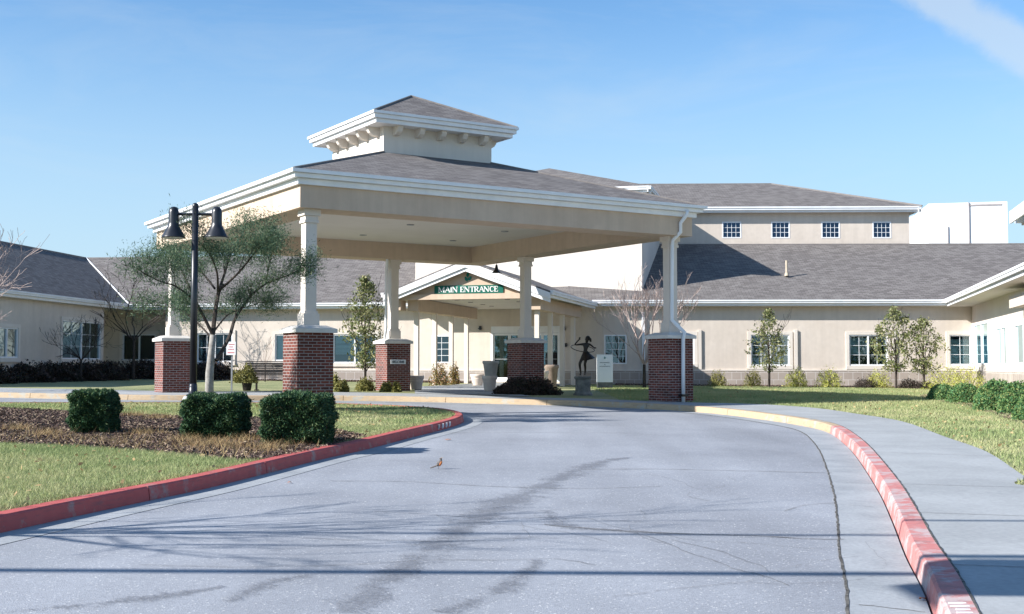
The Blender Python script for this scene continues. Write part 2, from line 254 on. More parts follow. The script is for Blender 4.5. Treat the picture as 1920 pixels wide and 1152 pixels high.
# ------------------------------------------------------------------ builders
FR = {}
def link(o, parent):
    COL.objects.link(o)
    if parent is not None: o.parent = parent
def tag(o, label=None, cat=None, group=None, kind=None):
    if label: o['label'] = label
    if cat: o['category'] = cat
    if group: o['group'] = group
    if kind: o['kind'] = kind
    return o
def thing(name, label, cat, loc, rz=0, group=None):
    o = bpy.data.objects.new(name, None); COL.objects.link(o); o.empty_display_size = .3
    o.location = loc; o.rotation_euler = (0, 0, rz); tag(o, label, cat, group)
    FR[o.name] = (Matrix.Translation(Vector(loc)) @ Matrix.Rotation(rz, 4, 'Z')).inverted()
    return o
class MB:
    def __init__(s): s.v = []; s.f = []; s.arr = []
    def add(s, vs, fs):
        b = len(s.v); s.v += [tuple(q) for q in vs]; s.f += [tuple(i+b for i in q) for q in fs]; return s
    def box(s, x0, x1, y0, y1, z0, z1, mat=None):
        vs = [Vector((x, y, z)) for z in (z0, z1) for x, y in ((x0, y0), (x1, y0), (x1, y1), (x0, y1))]
        if mat is not None: vs = [mat @ q for q in vs]
        return s.add(vs, [(0, 3, 2, 1), (4, 5, 6, 7), (0, 1, 5, 4), (1, 2, 6, 5), (2, 3, 7, 6), (3, 0, 4, 7)])
    def frustum(s, cx, cy, w0, w1, z0, z1):
        vs = [(cx+a*w/2, cy+b*w/2, z) for w, z in ((w0, z0), (w1, z1)) for a, b in ((-1, -1), (1, -1), (1, 1), (-1, 1))]
        return s.add(vs, [(0, 3, 2, 1), (4, 5, 6, 7), (0, 1, 5, 4), (1, 2, 6, 5), (2, 3, 7, 6), (3, 0, 4, 7)])
    def quad(s, *p): return s.add(p, [tuple(range(len(p)))])
    def prism(s, poly, z0, z1):
        n = len(poly); vs = [(p[0], p[1], z0) for p in poly]+[(p[0], p[1], z1) for p in poly]
        return s.add(vs, [tuple(range(n-1, -1, -1)), tuple(range(n, 2*n))]+[(i, (i+1) % n, n+(i+1) % n, n+i) for i in range(n)])
    def tube(s, pts, rad, seg=8, cap=True):
        pts = [Vector(p) for p in pts]; n = len(pts)
        if not hasattr(rad, '__len__'): rad = [rad]*n
        rings = []; up = Vector((0, 0, 1)); pr = None
        for i in range(n):
            t = (pts[min(i+1, n-1)]-pts[max(i-1, 0)]).normalized()
            if pr is None:
                a = up if abs(t.z) < .9 else Vector((1, 0, 0)); u = (a-t*a.dot(t)).normalized()
            else: u = (pr-t*pr.dot(t)).normalized()
            pr = u; w_ = t.cross(u)
            rings.append([pts[i]+(u*math.cos(2*PI*k/seg)+w_*math.sin(2*PI*k/seg))*rad[i] for k in range(seg)])
        vs = [q for r in rings for q in r]; fs = []
        for i in range(n-1):
            for k in range(seg): fs.append((i*seg+k, i*seg+(k+1) % seg, (i+1)*seg+(k+1) % seg, (i+1)*seg+k))
        if cap: fs += [tuple(range(seg-1, -1, -1)), tuple((n-1)*seg+k for k in range(seg))]
        return s.add(vs, fs)
    def lathe(s, c, prof, seg=20):
        vs = []; fs = []
        for r, z in prof: vs += [(c[0]+r*math.cos(2*PI*k/seg), c[1]+r*math.sin(2*PI*k/seg), c[2]+z) for k in range(seg)]
        for i in range(len(prof)-1):
            for k in range(seg): fs.append((i*seg+k, i*seg+(k+1) % seg, (i+1)*seg+(k+1) % seg, (i+1)*seg+k))
        fs += [tuple(range(seg-1, -1, -1)), tuple((len(prof)-1)*seg+k for k in range(seg))]
        return s.add(vs, fs)
    def ball(s, c, r, sx=1, sy=1, sz=1, n=8, m=12, mat=None):
        vs = []; fs = []
        for i in range(n+1):
            a = PI*i/n
            for k in range(m):
                b = 2*PI*k/m; q = Vector((r*sx*math.sin(a)*math.cos(b), r*sy*math.sin(a)*math.sin(b), r*sz*math.cos(a)))
                if mat is not None: q = mat @ q
                vs.append(q+Vector(c))
        for i in range(n):
            for k in range(m): fs.append((i*m+k, (i+1)*m+k, (i+1)*m+(k+1) % m, i*m+(k+1) % m))
        return s.add(vs, fs)
    def wb(s, W, s0, s1, n0, n1, z0, z1):
        """box in a wall frame W=(origin, dir): s along, n outwards"""
        A, d = W; nn = Vector((d.y, -d.x)); vs = []
        for z in (z0, z1):
            for a, b in ((s0, n1), (s1, n1), (s1, n0), (s0, n0)):
                p = A+d*a+nn*b; vs.append((p.x, p.y, z))
        return s.add(vs, [(0, 3, 2, 1), (4, 5, 6, 7), (0, 1, 5, 4), (1, 2, 6, 5), (2, 3, 7, 6), (3, 0, 4, 7)])
    def build(s, name, mat, parent=None, smooth=False, label=None, uv=True, world=True):
        me = bpy.data.meshes.new(name); vs = s.v
        inv = FR.get(parent.name) if parent is not None else None
        if inv is not None and world: vs = [inv @ Vector(q) for q in vs]
        me.from_pydata([tuple(q) for q in vs], [], s.f); me.materials.append(mat)
        if uv and len(s.f) < 60000:
            lay = me.uv_layers.new(name='UVMap').data
            for p in me.polygons:
                nn = p.normal
                if abs(nn.z) > .97: u = Vector((1, 0, 0)); v = Vector((0, 1, 0))
                else: u = Vector((0, 0, 1)).cross(nn).normalized(); v = nn.cross(u)
                for li in p.loop_indices:
                    co = me.vertices[me.loops[li].vertex_index].co; lay[li].uv = (co.dot(u), co.dot(v))
        if smooth: me.polygons.foreach_set('use_smooth', [True]*len(me.polygons))
        o = bpy.data.objects.new(name, me); link(o, parent)
        if inv is not None: FR[o.name] = inv
        if label: o['label'] = label
        return o
def leaves(name, P, size, mat, parent=None, aspect=.55, dirs=None, jitter=1.0):
    """many small leaf faces at points P (numpy n x 3, world)"""
    P = np.asarray(P, float); n = len(P)
    if parent is not None and parent.name in FR:
        m = np.array(FR[parent.name]); P = P @ m[:3, :3].T+m[:3, 3]
    a = RNG.normal(size=(n, 3))*jitter
    if dirs is not None: a = a*.6+np.asarray(dirs)*1.2
    a /= np.linalg.norm(a, axis=1)[:, None]; b = RNG.normal(size=(n, 3)); b -= (b*a).sum(1)[:, None]*a; b /= np.linalg.norm(b, axis=1)[:, None]
    s = (np.asarray(size)*RNG.uniform(.6, 1.3, n))[:, None]
    V = np.stack([P-a*s, P+b*s*aspect, P+a*s, P-b*s*aspect], 1).reshape(-1, 3)
    me = bpy.data.meshes.new(name); me.vertices.add(4*n); me.vertices.foreach_set('co', V.ravel())
    me.loops.add(4*n); me.loops.foreach_set('vertex_index', np.arange(4*n, dtype=np.int32))
    me.polygons.add(n); me.polygons.foreach_set('loop_start', np.arange(0, 4*n, 4, dtype=np.int32)); me.polygons.foreach_set('loop_total', np.full(n, 4, dtype=np.int32))
    me.update(calc_edges=True); me.materials.append(mat)
    o = bpy.data.objects.new(name, me); link(o, parent); return o
def blades(name, P, h, wd, mat, lean=.35, parent=None):
    P = np.asarray(P, float); n = len(P)
    if parent is not None and parent.name in FR:
        m = np.array(FR[parent.name]); P = P @ m[:3, :3].T+m[:3, 3]
    th = RNG.uniform(0, 2*PI, n); hh = h*RNG.uniform(.5, 1.25, n)
    sx = np.stack([np.cos(th), np.sin(th), np.zeros(n)], 1)*wd/2
    top = P+np.stack([RNG.normal(0, lean, n)*hh, RNG.normal(0, lean, n)*hh, hh], 1)
    V = np.stack([P-sx, P+sx, top], 1).reshape(-1, 3)
    me = bpy.data.meshes.new(name); me.vertices.add(3*n); me.vertices.foreach_set('co', V.ravel())
    me.loops.add(3*n); me.loops.foreach_set('vertex_index', np.arange(3*n, dtype=np.int32))
    me.polygons.add(n); me.polygons.foreach_set('loop_start', np.arange(0, 3*n, 3, dtype=np.int32)); me.polygons.foreach_set('loop_total', np.full(n, 3, dtype=np.int32))
    me.update(calc_edges=True); me.materials.append(mat)
    o = bpy.data.objects.new(name, me); link(o, parent); return o
def sheet(name, poly, off, mat, kind='structure', step=3.0, holes=None):
    """ground sheet following the terrain, cut into cells"""
    bm = bmesh.new()
    loops = [[Vector((p[0], p[1], 0)) for p in poly]]
    if holes: loops += [[Vector((p[0], p[1], 0)) for p in h] for h in holes]
    flat = [q for l_ in loops for q in l_]; vs = [bm.verts.new(q) for q in flat]
    for t in geometry.tessellate_polygon(loops):
        try: bm.faces.new([vs[i] for i in t])
        except ValueError: pass
    xs = [p[0] for p in poly]; ys = [p[1] for p in poly]
    for ax, lo, hi in ((0, min(xs), max(xs)), (1, min(ys), max(ys))):
        if ax == 1: cuts = [35.0]+list(np.arange(lo+step, hi, step))
        else: cuts = list(np.arange(lo+step, hi, step))
        for c in cuts:
            if not lo < c < hi: continue
            co = Vector((c, 0, 0)) if ax == 0 else Vector((0, c, 0)); no = Vector((1, 0, 0)) if ax == 0 else Vector((0, 1, 0))
            bmesh.ops.bisect_plane(bm, geom=bm.verts[:]+bm.edges[:]+bm.faces[:], plane_co=co, plane_no=no)
    for v in bm.verts: v.co.z = G(v.co.x, v.co.y)+off
    bmesh.ops.recalc_face_normals(bm, faces=bm.faces[:])
    for f in bm.faces:
        if f.normal.z < 0: f.normal_flip()
    me = bpy.data.meshes.new(name); bm.to_mesh(me); bm.free(); me.materials.append(mat)
    o = bpy.data.objects.new(name, me); COL.objects.link(o)
    if kind: o['kind'] = kind
    return o
def smooth_line(pts, n=8):
    pts = [Vector((p[0], p[1])) for p in pts]; o = []
    for i in range(len(pts)-1):
        p0 = pts[max(i-1, 0)]; p1 = pts[i]; p2 = pts[i+1]; p3 = pts[min(i+2, len(pts)-1)]
        for k in range(n):
            t = k/n; o.append(.5*((2*p1)+(-p0+p2)*t+(2*p0-5*p1+4*p2-p3)*t*t+(-p0+3*p1-3*p2+p3)*t**3))
    o.append(pts[-1]); return o
def offset_line(pts, d):
    """d>0: to the left of travel"""
    o = []
    for i in range(len(pts)):
        t = (pts[min(i+1, len(pts)-1)]-pts[max(i-1, 0)]).normalized(); o.append(pts[i]+Vector((-t.y, t.x))*d)
    return o
def resample(pts, step):
    o = [pts[0]]; acc = 0
    for i in range(1, len(pts)):
        a, b = pts[i-1], pts[i]; l_ = (b-a).length
        while acc+l_ >= step:
            t = (step-acc)/l_; a = a+(b-a)*t; o.append(a.copy()); l_ = (b-a).length; acc = 0
        acc += l_
    o.append(pts[-1]); return o
def inside(poly, X, Y):
    c = np.zeros(len(X), bool); n = len(poly); j = n-1
    for i in range(n):
        xi, yi = poly[i][0], poly[i][1]; xj, yj = poly[j][0], poly[j][1]
        if yi != yj:
            k = ((yi > Y) != (yj > Y)) & (X < (xj-xi)*(Y-yi)/(yj-yi)+xi); c ^= k
        j = i
    return c
Gv = np.vectorize(G)
def scatter(poly, n, off, ybox=None, cond=None):
    xs = [p[0] for p in poly]; ys = [p[1] for p in poly]; y0, y1 = min(ys), max(ys); x0, x1 = min(xs), max(xs)
    if ybox: x0, x1, y0, y1 = ybox
    X = RNG.uniform(x0, x1, n); Y = RNG.uniform(y0, y1, n); k = inside(poly, X, Y) & (np.abs(X) < .46*Y+1.5)
    if cond is not None: k &= cond(X, Y)
    X = X[k]; Y = Y[k]; return np.stack([X, Y, Gv(X, Y)+off], 1)
# ------------------------------------------------------------------ ground, kerbs, road
KH = .15
def extra(p, d): return [p[0]+(p[0]-p[1]).normalized()*d]+p
right_in = smooth_line(extra([gp(x, y, KH) for x, y in ((1766, 1126), (1740, 1066), (1706, 1008), (1680, 950), (1652, 897), (1611, 840), (1585, 815), (1558, 798), (1520, 788), (1448, 777), (1350, 765.5), (1250, 758.5), (1100, 752), (960, 748.5), (800, 744.5), (620, 742), (350, 741.5), (180, 739.5), (0, 736), (-160, 732))], 5)+[Vector((-32, 41))], 6)
# travelling away from camera then left: road is on the left
kerb_w = .17
right_out = offset_line(right_in, -kerb_w); right_base = offset_line(right_in, .04); pan_in = offset_line(right_in, .52)
isl_out = smooth_line(extra([gp(x, y, KH) for x, y in ((0, 966), (130, 940), (262, 914.5), (380, 892), (496, 866), (600, 842), (680, 826), (760, 807), (820, 793.5), (855, 784), (868, 777), (858, 770.5), (825, 765), (760, 760.5), (690, 757.6), (600, 755.2), (400, 754), (230, 753.8), (0, 754), (-200, 753))], 6)+[Vector((-34, 33))], 6)
isl_base = offset_line(isl_out, -.03); isl_in = offset_line(isl_out, .16); ipan = offset_line(isl_out, -.42)
road_poly = [(-34, 33)]+[(-34, 42)]+[(p.x, p.y) for p in reversed(right_base)]+[(2.5, -12), (-30, -12), (-30, 3)]
base = bpy.data.meshes.new('ground')
g_ = MB(); S_ = 900
xs = [-900, -60, -30, -10, 0, 10, 30, 60, 900]; ys = [-400, -20, 0, 10, 20, 35, 50, 75, 200, 900]
vv = [(x, y, G(x, y)-.25) for y in ys for x in xs]; nx = len(xs)
g_.add(vv, [(j*nx+i, j*nx+i+1, (j+1)*nx+i+1, (j+1)*nx+i) for j in range(len(ys)-1) for i in range(nx-1)])
tag(g_.build('ground', M['lawn'], uv=False), kind='structure')
sheet('road', road_poly, 0, M['asphalt'])
lawn_poly = [(p.x, p.y) for p in right_out]+[(-45, 41), (-45, 75), (50, 75), (50, -8), (5.9, -8)]
sheet('lawn', lawn_poly, KH-.02, M['lawn'])
isl_poly = [(p.x, p.y) for p in isl_in]+[(-40, 33), (-40, 3)]
sheet('island_lawn', isl_poly, KH-.03, M['lawn'])
def strip(name, la, lb, off, mat, kind='structure'):
    mb = MB(); n = len(la)
    mb.add([(p.x, p.y, G(p.x, p.y)+off) for p in la]+[(p.x, p.y, G(p.x, p.y)+off) for p in lb], [(i, i+1, n+i+1, n+i) for i in range(n-1)])
    o = mb.build(name, mat, uv=False); o['kind'] = kind
    if o.data.polygons[0].normal.z < 0: o.data.flip_normals()
    return o
strip('gutter', right_base, pan_in, .004, M['gutterpan']); strip('gutter', isl_base, ipan, .004, M['gutterpan'])
def wobble(pts, a): return [p+Vector((random.uniform(-a, a), random.uniform(-a, a))) for p in pts]
ja = resample([p for p in pan_in if p.y > 2 and p.x > -2], .12)
ja = wobble(ja, .006); strip('road_joint', ja, [p+Vector((-random.uniform(.017, .027), -random.uniform(0, .01))) for p in ja], .007, M['joint'])
jb = resample([p for p in right_out if p.y > 2 and p.y < 31], .12)
strip('walk_joint', jb, [p+Vector((random.uniform(.014, .022), 0)) for p in wobble(jb, .004)], KH+.002, M['joint'])
def kerb(name, line, outw, inw, mat, seglen=3.0, label=None):
    """line = top edge on the road side; outw: offset of base; inw: offset of the far top edge (signed)"""
    L_ = resample(line, .25); per = int(seglen/.25); mb = MB(); i = 0; r = abs(inw)/inw
    while i < len(L_)-1:
        seg = L_[i:min(i+per, len(L_)-1)+1]
        if len(seg) < 2: break
        seg = [p.copy() for p in seg]
        d = (seg[-1]-seg[-2]).normalized(); seg[-1] = seg[-1]-d*.014
        bs = offset_line(seg, outw); e1 = offset_line(seg, -r*.0); e2 = offset_line(seg, r*.02); tp = offset_line(seg, inw); n = len(seg); vs = []
        for q in range(n):
            g = G(seg[q].x, seg[q].y)
            vs += [(bs[q].x, bs[q].y, g-.1), (e1[q].x, e1[q].y, g+KH-.022), (e2[q].x, e2[q].y, g+KH-.004), (tp[q].x, tp[q].y, g+KH), (tp[q].x, tp[q].y, g-.1)]
        fs = [(q*5+k, (q+1)*5+k, (q+1)*5+(k+1) % 5, q*5+(k+1) % 5) for q in range(n-1) for k in range(5)]+[(0, 1, 2, 3, 4), tuple((n-1)*5+k for k in (4, 3, 2, 1, 0))]
        mb.add(vs, fs); i += per
    o = mb.build(name, mat, uv=False)
    bm = bmesh.new(); bm.from_mesh(o.data); bmesh.ops.recalc_face_normals(bm, faces=bm.faces[:]); bm.to_mesh(o.data); bm.free()
    o['kind'] = 'structure'
    return o
k1 = kerb('kerb', isl_out, -.03, .16, M['kerb_red'], 2.75)
iy = min(range(len(right_in)), key=lambda i: (right_in[i]-gp(1558, 798, KH)).length)
k2 = kerb('kerb', right_in[:iy+1], .04, -kerb_w, M['kerb_red_worn'], 3.0)
k3 = kerb('kerb', right_in[iy:], .04, -kerb_w, M['kerb_yellow'], 3.0)
# sidewalks
so_ = smooth_line([Vector((9.5, -4)), Vector((9.0, 4)), Vector((8.6, 10))]+[gp(x, y, KH) for x, y in ((1960, 915), (1920, 892), (1849, 846), (1770, 818), (1692, 790), (1605, 775.5), (1530, 765), (1448, 759), (1380, 756.5), (1300, 754.6), (1200, 751.2), (1100, 747.5), (1000, 745), (900, 741.5), (790, 738.2), (620, 735.2), (490, 733.8), (350, 733.8), (180, 730.5), (0, 727), (-160, 723))]+[Vector((-32, 44))], 4)
sw_poly = [(p.x, p.y) for p in right_out]+[(p.x, p.y) for p in reversed(so_)]+[(9.5, -8), (5.9, -8)]
sheet('sidewalk', sw_poly, KH-.004, M['concrete'])
AX = Vector((.25, .968)); BX = Vector((.968, -.25)); AP = Vector((-1.64, 44.5))
def pa(a, b): return AP+AX*a+BX*b
wk = [gp(778, 738.2, KH-.004), pa(-.2, -2.0), pa(3.5, -1.75), pa(7.6, -1.7), pa(9.3, -1.8), pa(8.9, 2.8), pa(3, 1.7), pa(-1, .9), gp(1000, 744, KH-.004), gp(900, 740.5, KH-.004)]
sheet('entrance_walk', [(p.x, p.y) for p in wk], KH, M['concrete'])
# joints in the walk
for px, py in ((1650, 905), (1690, 962), (1742, 1060), (1640, 850), (1600, 812), (1545, 785)):
    a = gp(px+45, py, KH); i = min(range(len(right_out)), key=lambda i: (right_out[i]-a).length); a = right_out[i]; t = (right_out[i+1]-right_out[i-1]).normalized(); nrm = Vector((t.y, -t.x))
    j = min(range(len(so_)), key=lambda q: abs((so_[q]-a).normalized().dot(t))+(0 if (so_[q]-a).dot(nrm) > 0 else 9)); b = so_[j]
    ll = resample([a, b], .3)
    strip('walk_joint', ll, [p+t*.012 for p in ll], KH+.001, M['crackfill'])
# saw joints / cracks across the asphalt
def crack(pts, wd, name='road_crack', mat='crackfill'):
    l_ = resample(smooth_line([gp(x, y) for x, y in pts], 8), .1); l_ = [p+Vector((0, random.uniform(-.012, .012))) for p in l_]
    strip(name, l_, [p+Vector((random.uniform(-.003, .003), wd*random.uniform(.5, 1.4))) for p in l_], .0065, M[mat])
crack([(800, 812.5), (1000, 812), (1200, 813)], .02)
crack([(1100, 881), (1230, 880.5), (1400, 884), (1560, 888)], .02)
crack([(620, 903), (760, 904), (900, 912), (1080, 917), (1240, 913)], .015)
crack([(1020, 985), (1100, 992), (1250, 1001), (1420, 1006), (1500, 1011), (1583, 1013)], .022)
crack([(1470, 960), (1510, 948), (1570, 944)], .012)
crack([(1590, 948), (1640, 952)], .01); crack([(1566, 905), (1636, 908)], .01)
crack([(1610, 1136), (1670, 1142), (1735, 1150)], .012)
def walkcrack(p, a, n, wd, br=0):
    pts = [p]
    for k in range(n):
        a += random.gauss(0, .28); p = p+Vector((math.cos(a), math.sin(a)))*.22; pts.append(p)
        if br and random.random() < .12: walkcrack(p, a+random.choice((-.8, .8)), random.randint(5, 12), wd*.7, 0)
    l_ = resample(pts, .06); l_ = [q+Vector((random.gauss(0, .004), random.gauss(0, .004))) for q in l_]; m = len(l_)
    strip('road_crack', l_, [q+Vector((wd*.4, wd*random.uniform(.4, 1.2))) for q in l_], .0068, M['crackfill'])
for x, y, a, n in ((1150, 1120, .3, 14), (260, 1060, .1, 16), (1330, 940, 2.6, 14), (700, 960, .2, 12), (1050, 860, 2.9, 14), (1480, 1100, 1.7, 12), (560, 1010, -.2, 10)): walkcrack(gp(x, y), a, n, .009, 1)
def grit(pts, wds):
    c = [gp(x, y) for x, y in pts]; l_ = resample(smooth_line(c, 6), .12); mb = MB(); n = len(l_); vs = []; lay = []
    for i, p in enumerate(l_):
        t = (l_[min(i+1, n-1)]-l_[max(i-1, 0)]).normalized(); f = i/(n-1)*(len(wds)-1); k = min(int(f), len(wds)-2); wd = wds[k]+(wds[k+1]-wds[k])*(f-k); nn = Vector((-t.y, t.x))*wd
        for s in (-1, 0, 1):
            q = p+nn*s; vs.append((q.x, q.y, G(q.x, q.y)+.0055))
    fs = [(i*3+k, i*3+k+1, i*3+k+4, i*3+k+3) for i in range(n-1) for k in (0, 1)]; mb.add(vs, fs); o = mb.build('road_grit', M['grit'], uv=False); o['kind'] = 'structure'
    if o.data.polygons[0].normal.z < 0: o.data.flip_normals()
    u = o.data.uv_layers.new(name='UVMap').data
    for lp in o.data.loops: u[lp.index].uv = (lp.vertex_index//3*.12, (lp.vertex_index % 3)*.5)
grit([(640, 1150), (730, 1085), (830, 1015), (930, 957), (1010, 915), (1110, 872), (1180, 858)], [.26, .26, .32, .40, .32, .3, .15])
grit([(830, 1150), (930, 1110), (985, 1075), (1010, 1050)], [.16, .2, .15, .06])
grit([(430, 1130), (500, 1095), (580, 1078)], [.1, .16, .1])
grit([(1025, 958), (1050, 985), (1150, 995), (1260, 1002)], [.14, .25, .14, .05])
grit([(0, 1150), (260, 1125), (420, 1100)], [.1, .2, .05])
# ------------------------------------------------------------------ mulch bed and grass
bed = smooth_line([gp(x, y, KH) for x, y in ((690, 817), (622, 803), (560, 790), (480, 782), (330, 779), (235, 776), (120, 770), (0, 764), (-150, 758), (-300, 776), (-150, 812), (0, 829), (130, 834), (250, 842), (360, 851), (470, 861), (560, 848), (640, 829), (690, 817))], 4)
bedp = [(p.x, p.y) for p in bed]
sheet('mulch_bed', bedp, KH-.022, M['soil'])
P = scatter(bedp, 150000, KH-.012); P = P[:52000]; P[:, 2] += RNG.uniform(0, .03, len(P))
tag(leaves('mulch', P, .032, M['mulch'], aspect=.3, dirs=RNG.normal(size=(len(P), 3))*[1, 1, .25]), 'dark shredded bark mulch around the boxy clipped hedges', 'mulch', kind='stuff')
edge = [gp(x, y, KH) for x, y in ((0, 822), (150, 828), (260, 838), (360, 845), (470, 853), (545, 835), (600, 815))]
Q = []
for p in resample(smooth_line(edge, 6), .02):
    for _ in range(3): Q.append((p.x+random.gauss(0, .2), p.y+random.gauss(.35, .45), G(p.x, p.y)+KH))
for cx, cy in ((430, 838), (405, 832), (375, 836), (470, 826), (350, 826), (500, 842), (90, 815), (30, 806), (270, 815), (250, 780), (300, 785)):
    c = gp(cx, cy, KH)
    for _ in range(190): Q.append((c.x+random.gauss(0, .13), c.y+random.gauss(0, .15), G(c.x, c.y)+KH))
Q = np.array(Q); Q = Q[(Q[:, 1] > 11)]
tag(blades('dry_grass', Q, .13, .008, M['straw'], .8), 'straw coloured dead grass fringing the mulch bed', 'dry grass', kind='stuff')
def nb(X, Y): return ~inside(bedp, X, Y)
def nbi(X, Y): return nb(X, Y)
P = scatter(isl_poly, 420000, KH-.03, (-12, 2, 9.5, 22), nbi)
tag(blades('grass', P, .055, .008, M['grass'], .5), 'short lawn grass on the near part of the kerbed island', 'grass', kind='stuff')
P2 = scatter(isl_poly, 260000, KH-.03, (-24, 0, 19, 33), nbi)
tag(blades('grass', P2, .05, .02, M['grass'], .5), 'short lawn grass on the far part of the kerbed island', 'grass', kind='stuff')
E = []
for p in resample([q for q in isl_in if q.y < 25 and q.x < 0], .03):
    for _ in range(14): E.append((p.x+random.gauss(-.07, .07), p.y+random.gauss(.1, .12), G(p.x, p.y)+KH-.03))
E = np.array(E); E = E[inside(isl_poly, E[:, 0], E[:, 1])]
E = E[nb(E[:, 0], E[:, 1])]
tag(blades('dry_grass', E, .05, .009, M['grass_dry'], .6), 'bleached grass edge along the red island kerb', 'dry grass', kind='stuff')
P = scatter(isl_poly, 1500, KH+.012, (-16, 2, 9.5, 31), nbi)
tag(leaves('leaf_litter', P, .035, M['straw'], aspect=.6, dirs=RNG.normal(size=(len(P), 3))*[1, 1, .2]), 'scattered tan fallen leaves on the island grass', 'leaf litter', kind='stuff')
side = [(p.x, p.y) for p in reversed(so_)]; side = [q for q in side if q[0] > 1.0]+[(9.5, 4), (34, 4), (34, 52), (1, 52)]
P3 = scatter(side, 420000, KH-.02, (3, 24, 12, 50))
tag(blades('grass', P3, .055, .016, M['grass'], .5), 'short lawn grass beside the curving sidewalk', 'grass', kind='stuff')
P = scatter(side, 1500, KH+.02, (3, 24, 12, 50))
tag(leaves('leaf_litter', P, .035, M['straw'], aspect=.6, dirs=RNG.normal(size=(len(P), 3))*[1, 1, .2]), 'scattered tan fallen leaves on the lawn by the sidewalk', 'leaf litter', kind='stuff')
# ------------------------------------------------------------------ walls and windows
def wline(a, b): d = (b-a).normalized(); return (a, d), (b-a).length
def hit(W, px, py):
    A, d = W; r = ray(px, py); den = r.x*d.y-r.y*d.x; t = (A.x*d.y-A.y*d.x)/den; p = Vector((r.x*t, r.y*t)); return (p-A).dot(d), r.z*t+EYE
def wall(W, L_, z0, z1, ops, mb, thick=.16):
    A, d = W; n = Vector((d.y, -d.x))
    ss = sorted({0, L_} | {v for o in ops for v in o[:2]}); zs = sorted({z0, z1} | {v for o in ops for v in o[2:4]})
    def P(s, z, k=0): q = A+d*s-n*k; return (q.x, q.y, z)
    for i in range(len(ss)-1):
        for j in range(len(zs)-1):
            cs, cz = (ss[i]+ss[i+1])/2, (zs[j]+zs[j+1])/2
            if any(o[0] < cs < o[1] and o[2] < cz < o[3] for o in ops): continue
            mb.quad(P(ss[i], zs[j]), P(ss[i+1], zs[j]), P(ss[i+1], zs[j+1]), P(ss[i], zs[j+1]))
    for a, b, c, e in [o[:4] for o in ops]:
        mb.quad(P(a, c), P(a, e), P(a, e, thick), P(a, c, thick)); mb.quad(P(b, c), P(b, c, thick), P(b, e, thick), P(b, e))
        mb.quad(P(a, c), P(a, c, thick), P(b, c, thick), P(b, c)); mb.quad(P(a, e), P(b, e), P(b, e, thick), P(a, e, thick))
    return mb
def window(W, o, parent, cols=2, rows=2, units=1, back='dark', glass='glass', surround=True, fr=.055, blind=None):
    s0, s1, z0, z1 = o
    f = MB(); dp = -.07
    f.wb(W, s0, s1, dp, .012, z0, z0+fr); f.wb(W, s0, s1, dp, .012, z1-fr, z1); f.wb(W, s0, s0+fr, dp, .010, z0+fr, z1-fr); f.wb(W, s1-fr, s1, dp, .010, z0+fr, z1-fr)
    for k in range(1, units):
        c = s0+(s1-s0)*k/units; f.wb(W, c-.035, c+.035, dp, .006, z0+fr, z1-fr)
    win = f.build('window', M['trim'], parent)
    if surround:
        t = .14; q = MB(); q.wb(W, s0-t, s1+t, .0, .045, z1, z1+t); q.wb(W, s0-t, s1+t, .0, .07, z0-.16, z0); q.wb(W, s0-t, s0, .0, .045, z0, z1); q.wb(W, s1, s1+t, .0, .045, z0, z1)
        q.build('surround', M['stucco_cream'], win)
    g = MB()
    A, d = W; n = Vector((d.y, -d.x))
    def P(s, z, k): q = A+d*s+n*k; return (q.x, q.y, z)
    g.quad(P(s0+fr, z0+fr, -.045), P(s1-fr, z0+fr, -.045), P(s1-fr, z1-fr, -.045), P(s0+fr, z1-fr, -.045)); g.build('pane', M[glass], win)
    m = MB(); wu = (s1-s0-2*fr)/units
    for k in range(units):
        a = s0+fr+k*wu; skip = blind and k in blind and False
        for i in range(1, cols): c = a+wu*i/cols; m.wb(W, c-.009, c+.009, -.06, -.035, z0+fr, z1-fr)
        for j in range(1, rows): c = z0+fr+(z1-z0-2*fr)*j/rows; m.wb(W, a+.002, a+wu-.002, -.058, -.037, c-.009, c+.009)
    if cols*rows > 1: m.build('glazing_bar', M['trim'], win)
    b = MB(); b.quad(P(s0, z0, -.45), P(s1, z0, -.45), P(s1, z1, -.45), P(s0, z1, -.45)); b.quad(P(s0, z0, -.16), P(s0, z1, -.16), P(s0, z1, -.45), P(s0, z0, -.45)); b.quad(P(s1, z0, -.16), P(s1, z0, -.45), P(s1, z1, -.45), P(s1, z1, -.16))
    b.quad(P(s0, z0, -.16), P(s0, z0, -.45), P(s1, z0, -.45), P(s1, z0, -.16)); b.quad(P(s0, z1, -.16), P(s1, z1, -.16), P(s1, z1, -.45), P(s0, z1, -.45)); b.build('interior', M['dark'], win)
    for bl in (blind or []):
        k, zt, zb, mt = bl; a = s0+fr+k*wu; bb = MB(); bb.quad(P(a+.02, z0+(z1-z0)*zb, -.11), P(a+wu-.02, z0+(z1-z0)*zb, -.11), P(a+wu-.02, z0+(z1-z0)*zt, -.11), P(a+.02, z0+(z1-z0)*zt, -.11))
        bb.build('blind' if mt == 'blind' else 'curtain', M[mt], win)
    return win
def pxop(W, x0, x1, y0, y1):
    a, z1 = hit(W, x0, (y0+y1)/2); b, _ = hit(W, x1, (y0+y1)/2); m = (x0+x1)/2
    return (a, b, hit(W, m, y1)[1], hit(W, m, y0)[1])
def gutter(mb, a, b, zt, dep=.13, h=.14, drop=.11):
    """gutter with fascia below/behind it, running from a to b (outer top edge), outwards to the right of travel"""
    d = (b-a).normalized(); W = (a, d); l_ = (b-a).length
    mb.wb(W, 0, l_, -dep, 0, zt-h*.45, zt); mb.wb(W, .0, l_, -dep+.012, -.03, zt-h, zt-h*.45)
    mb.wb(W, .0, l_, -dep-.05, -dep, zt-h-drop, zt-.03)
WT = 1.42
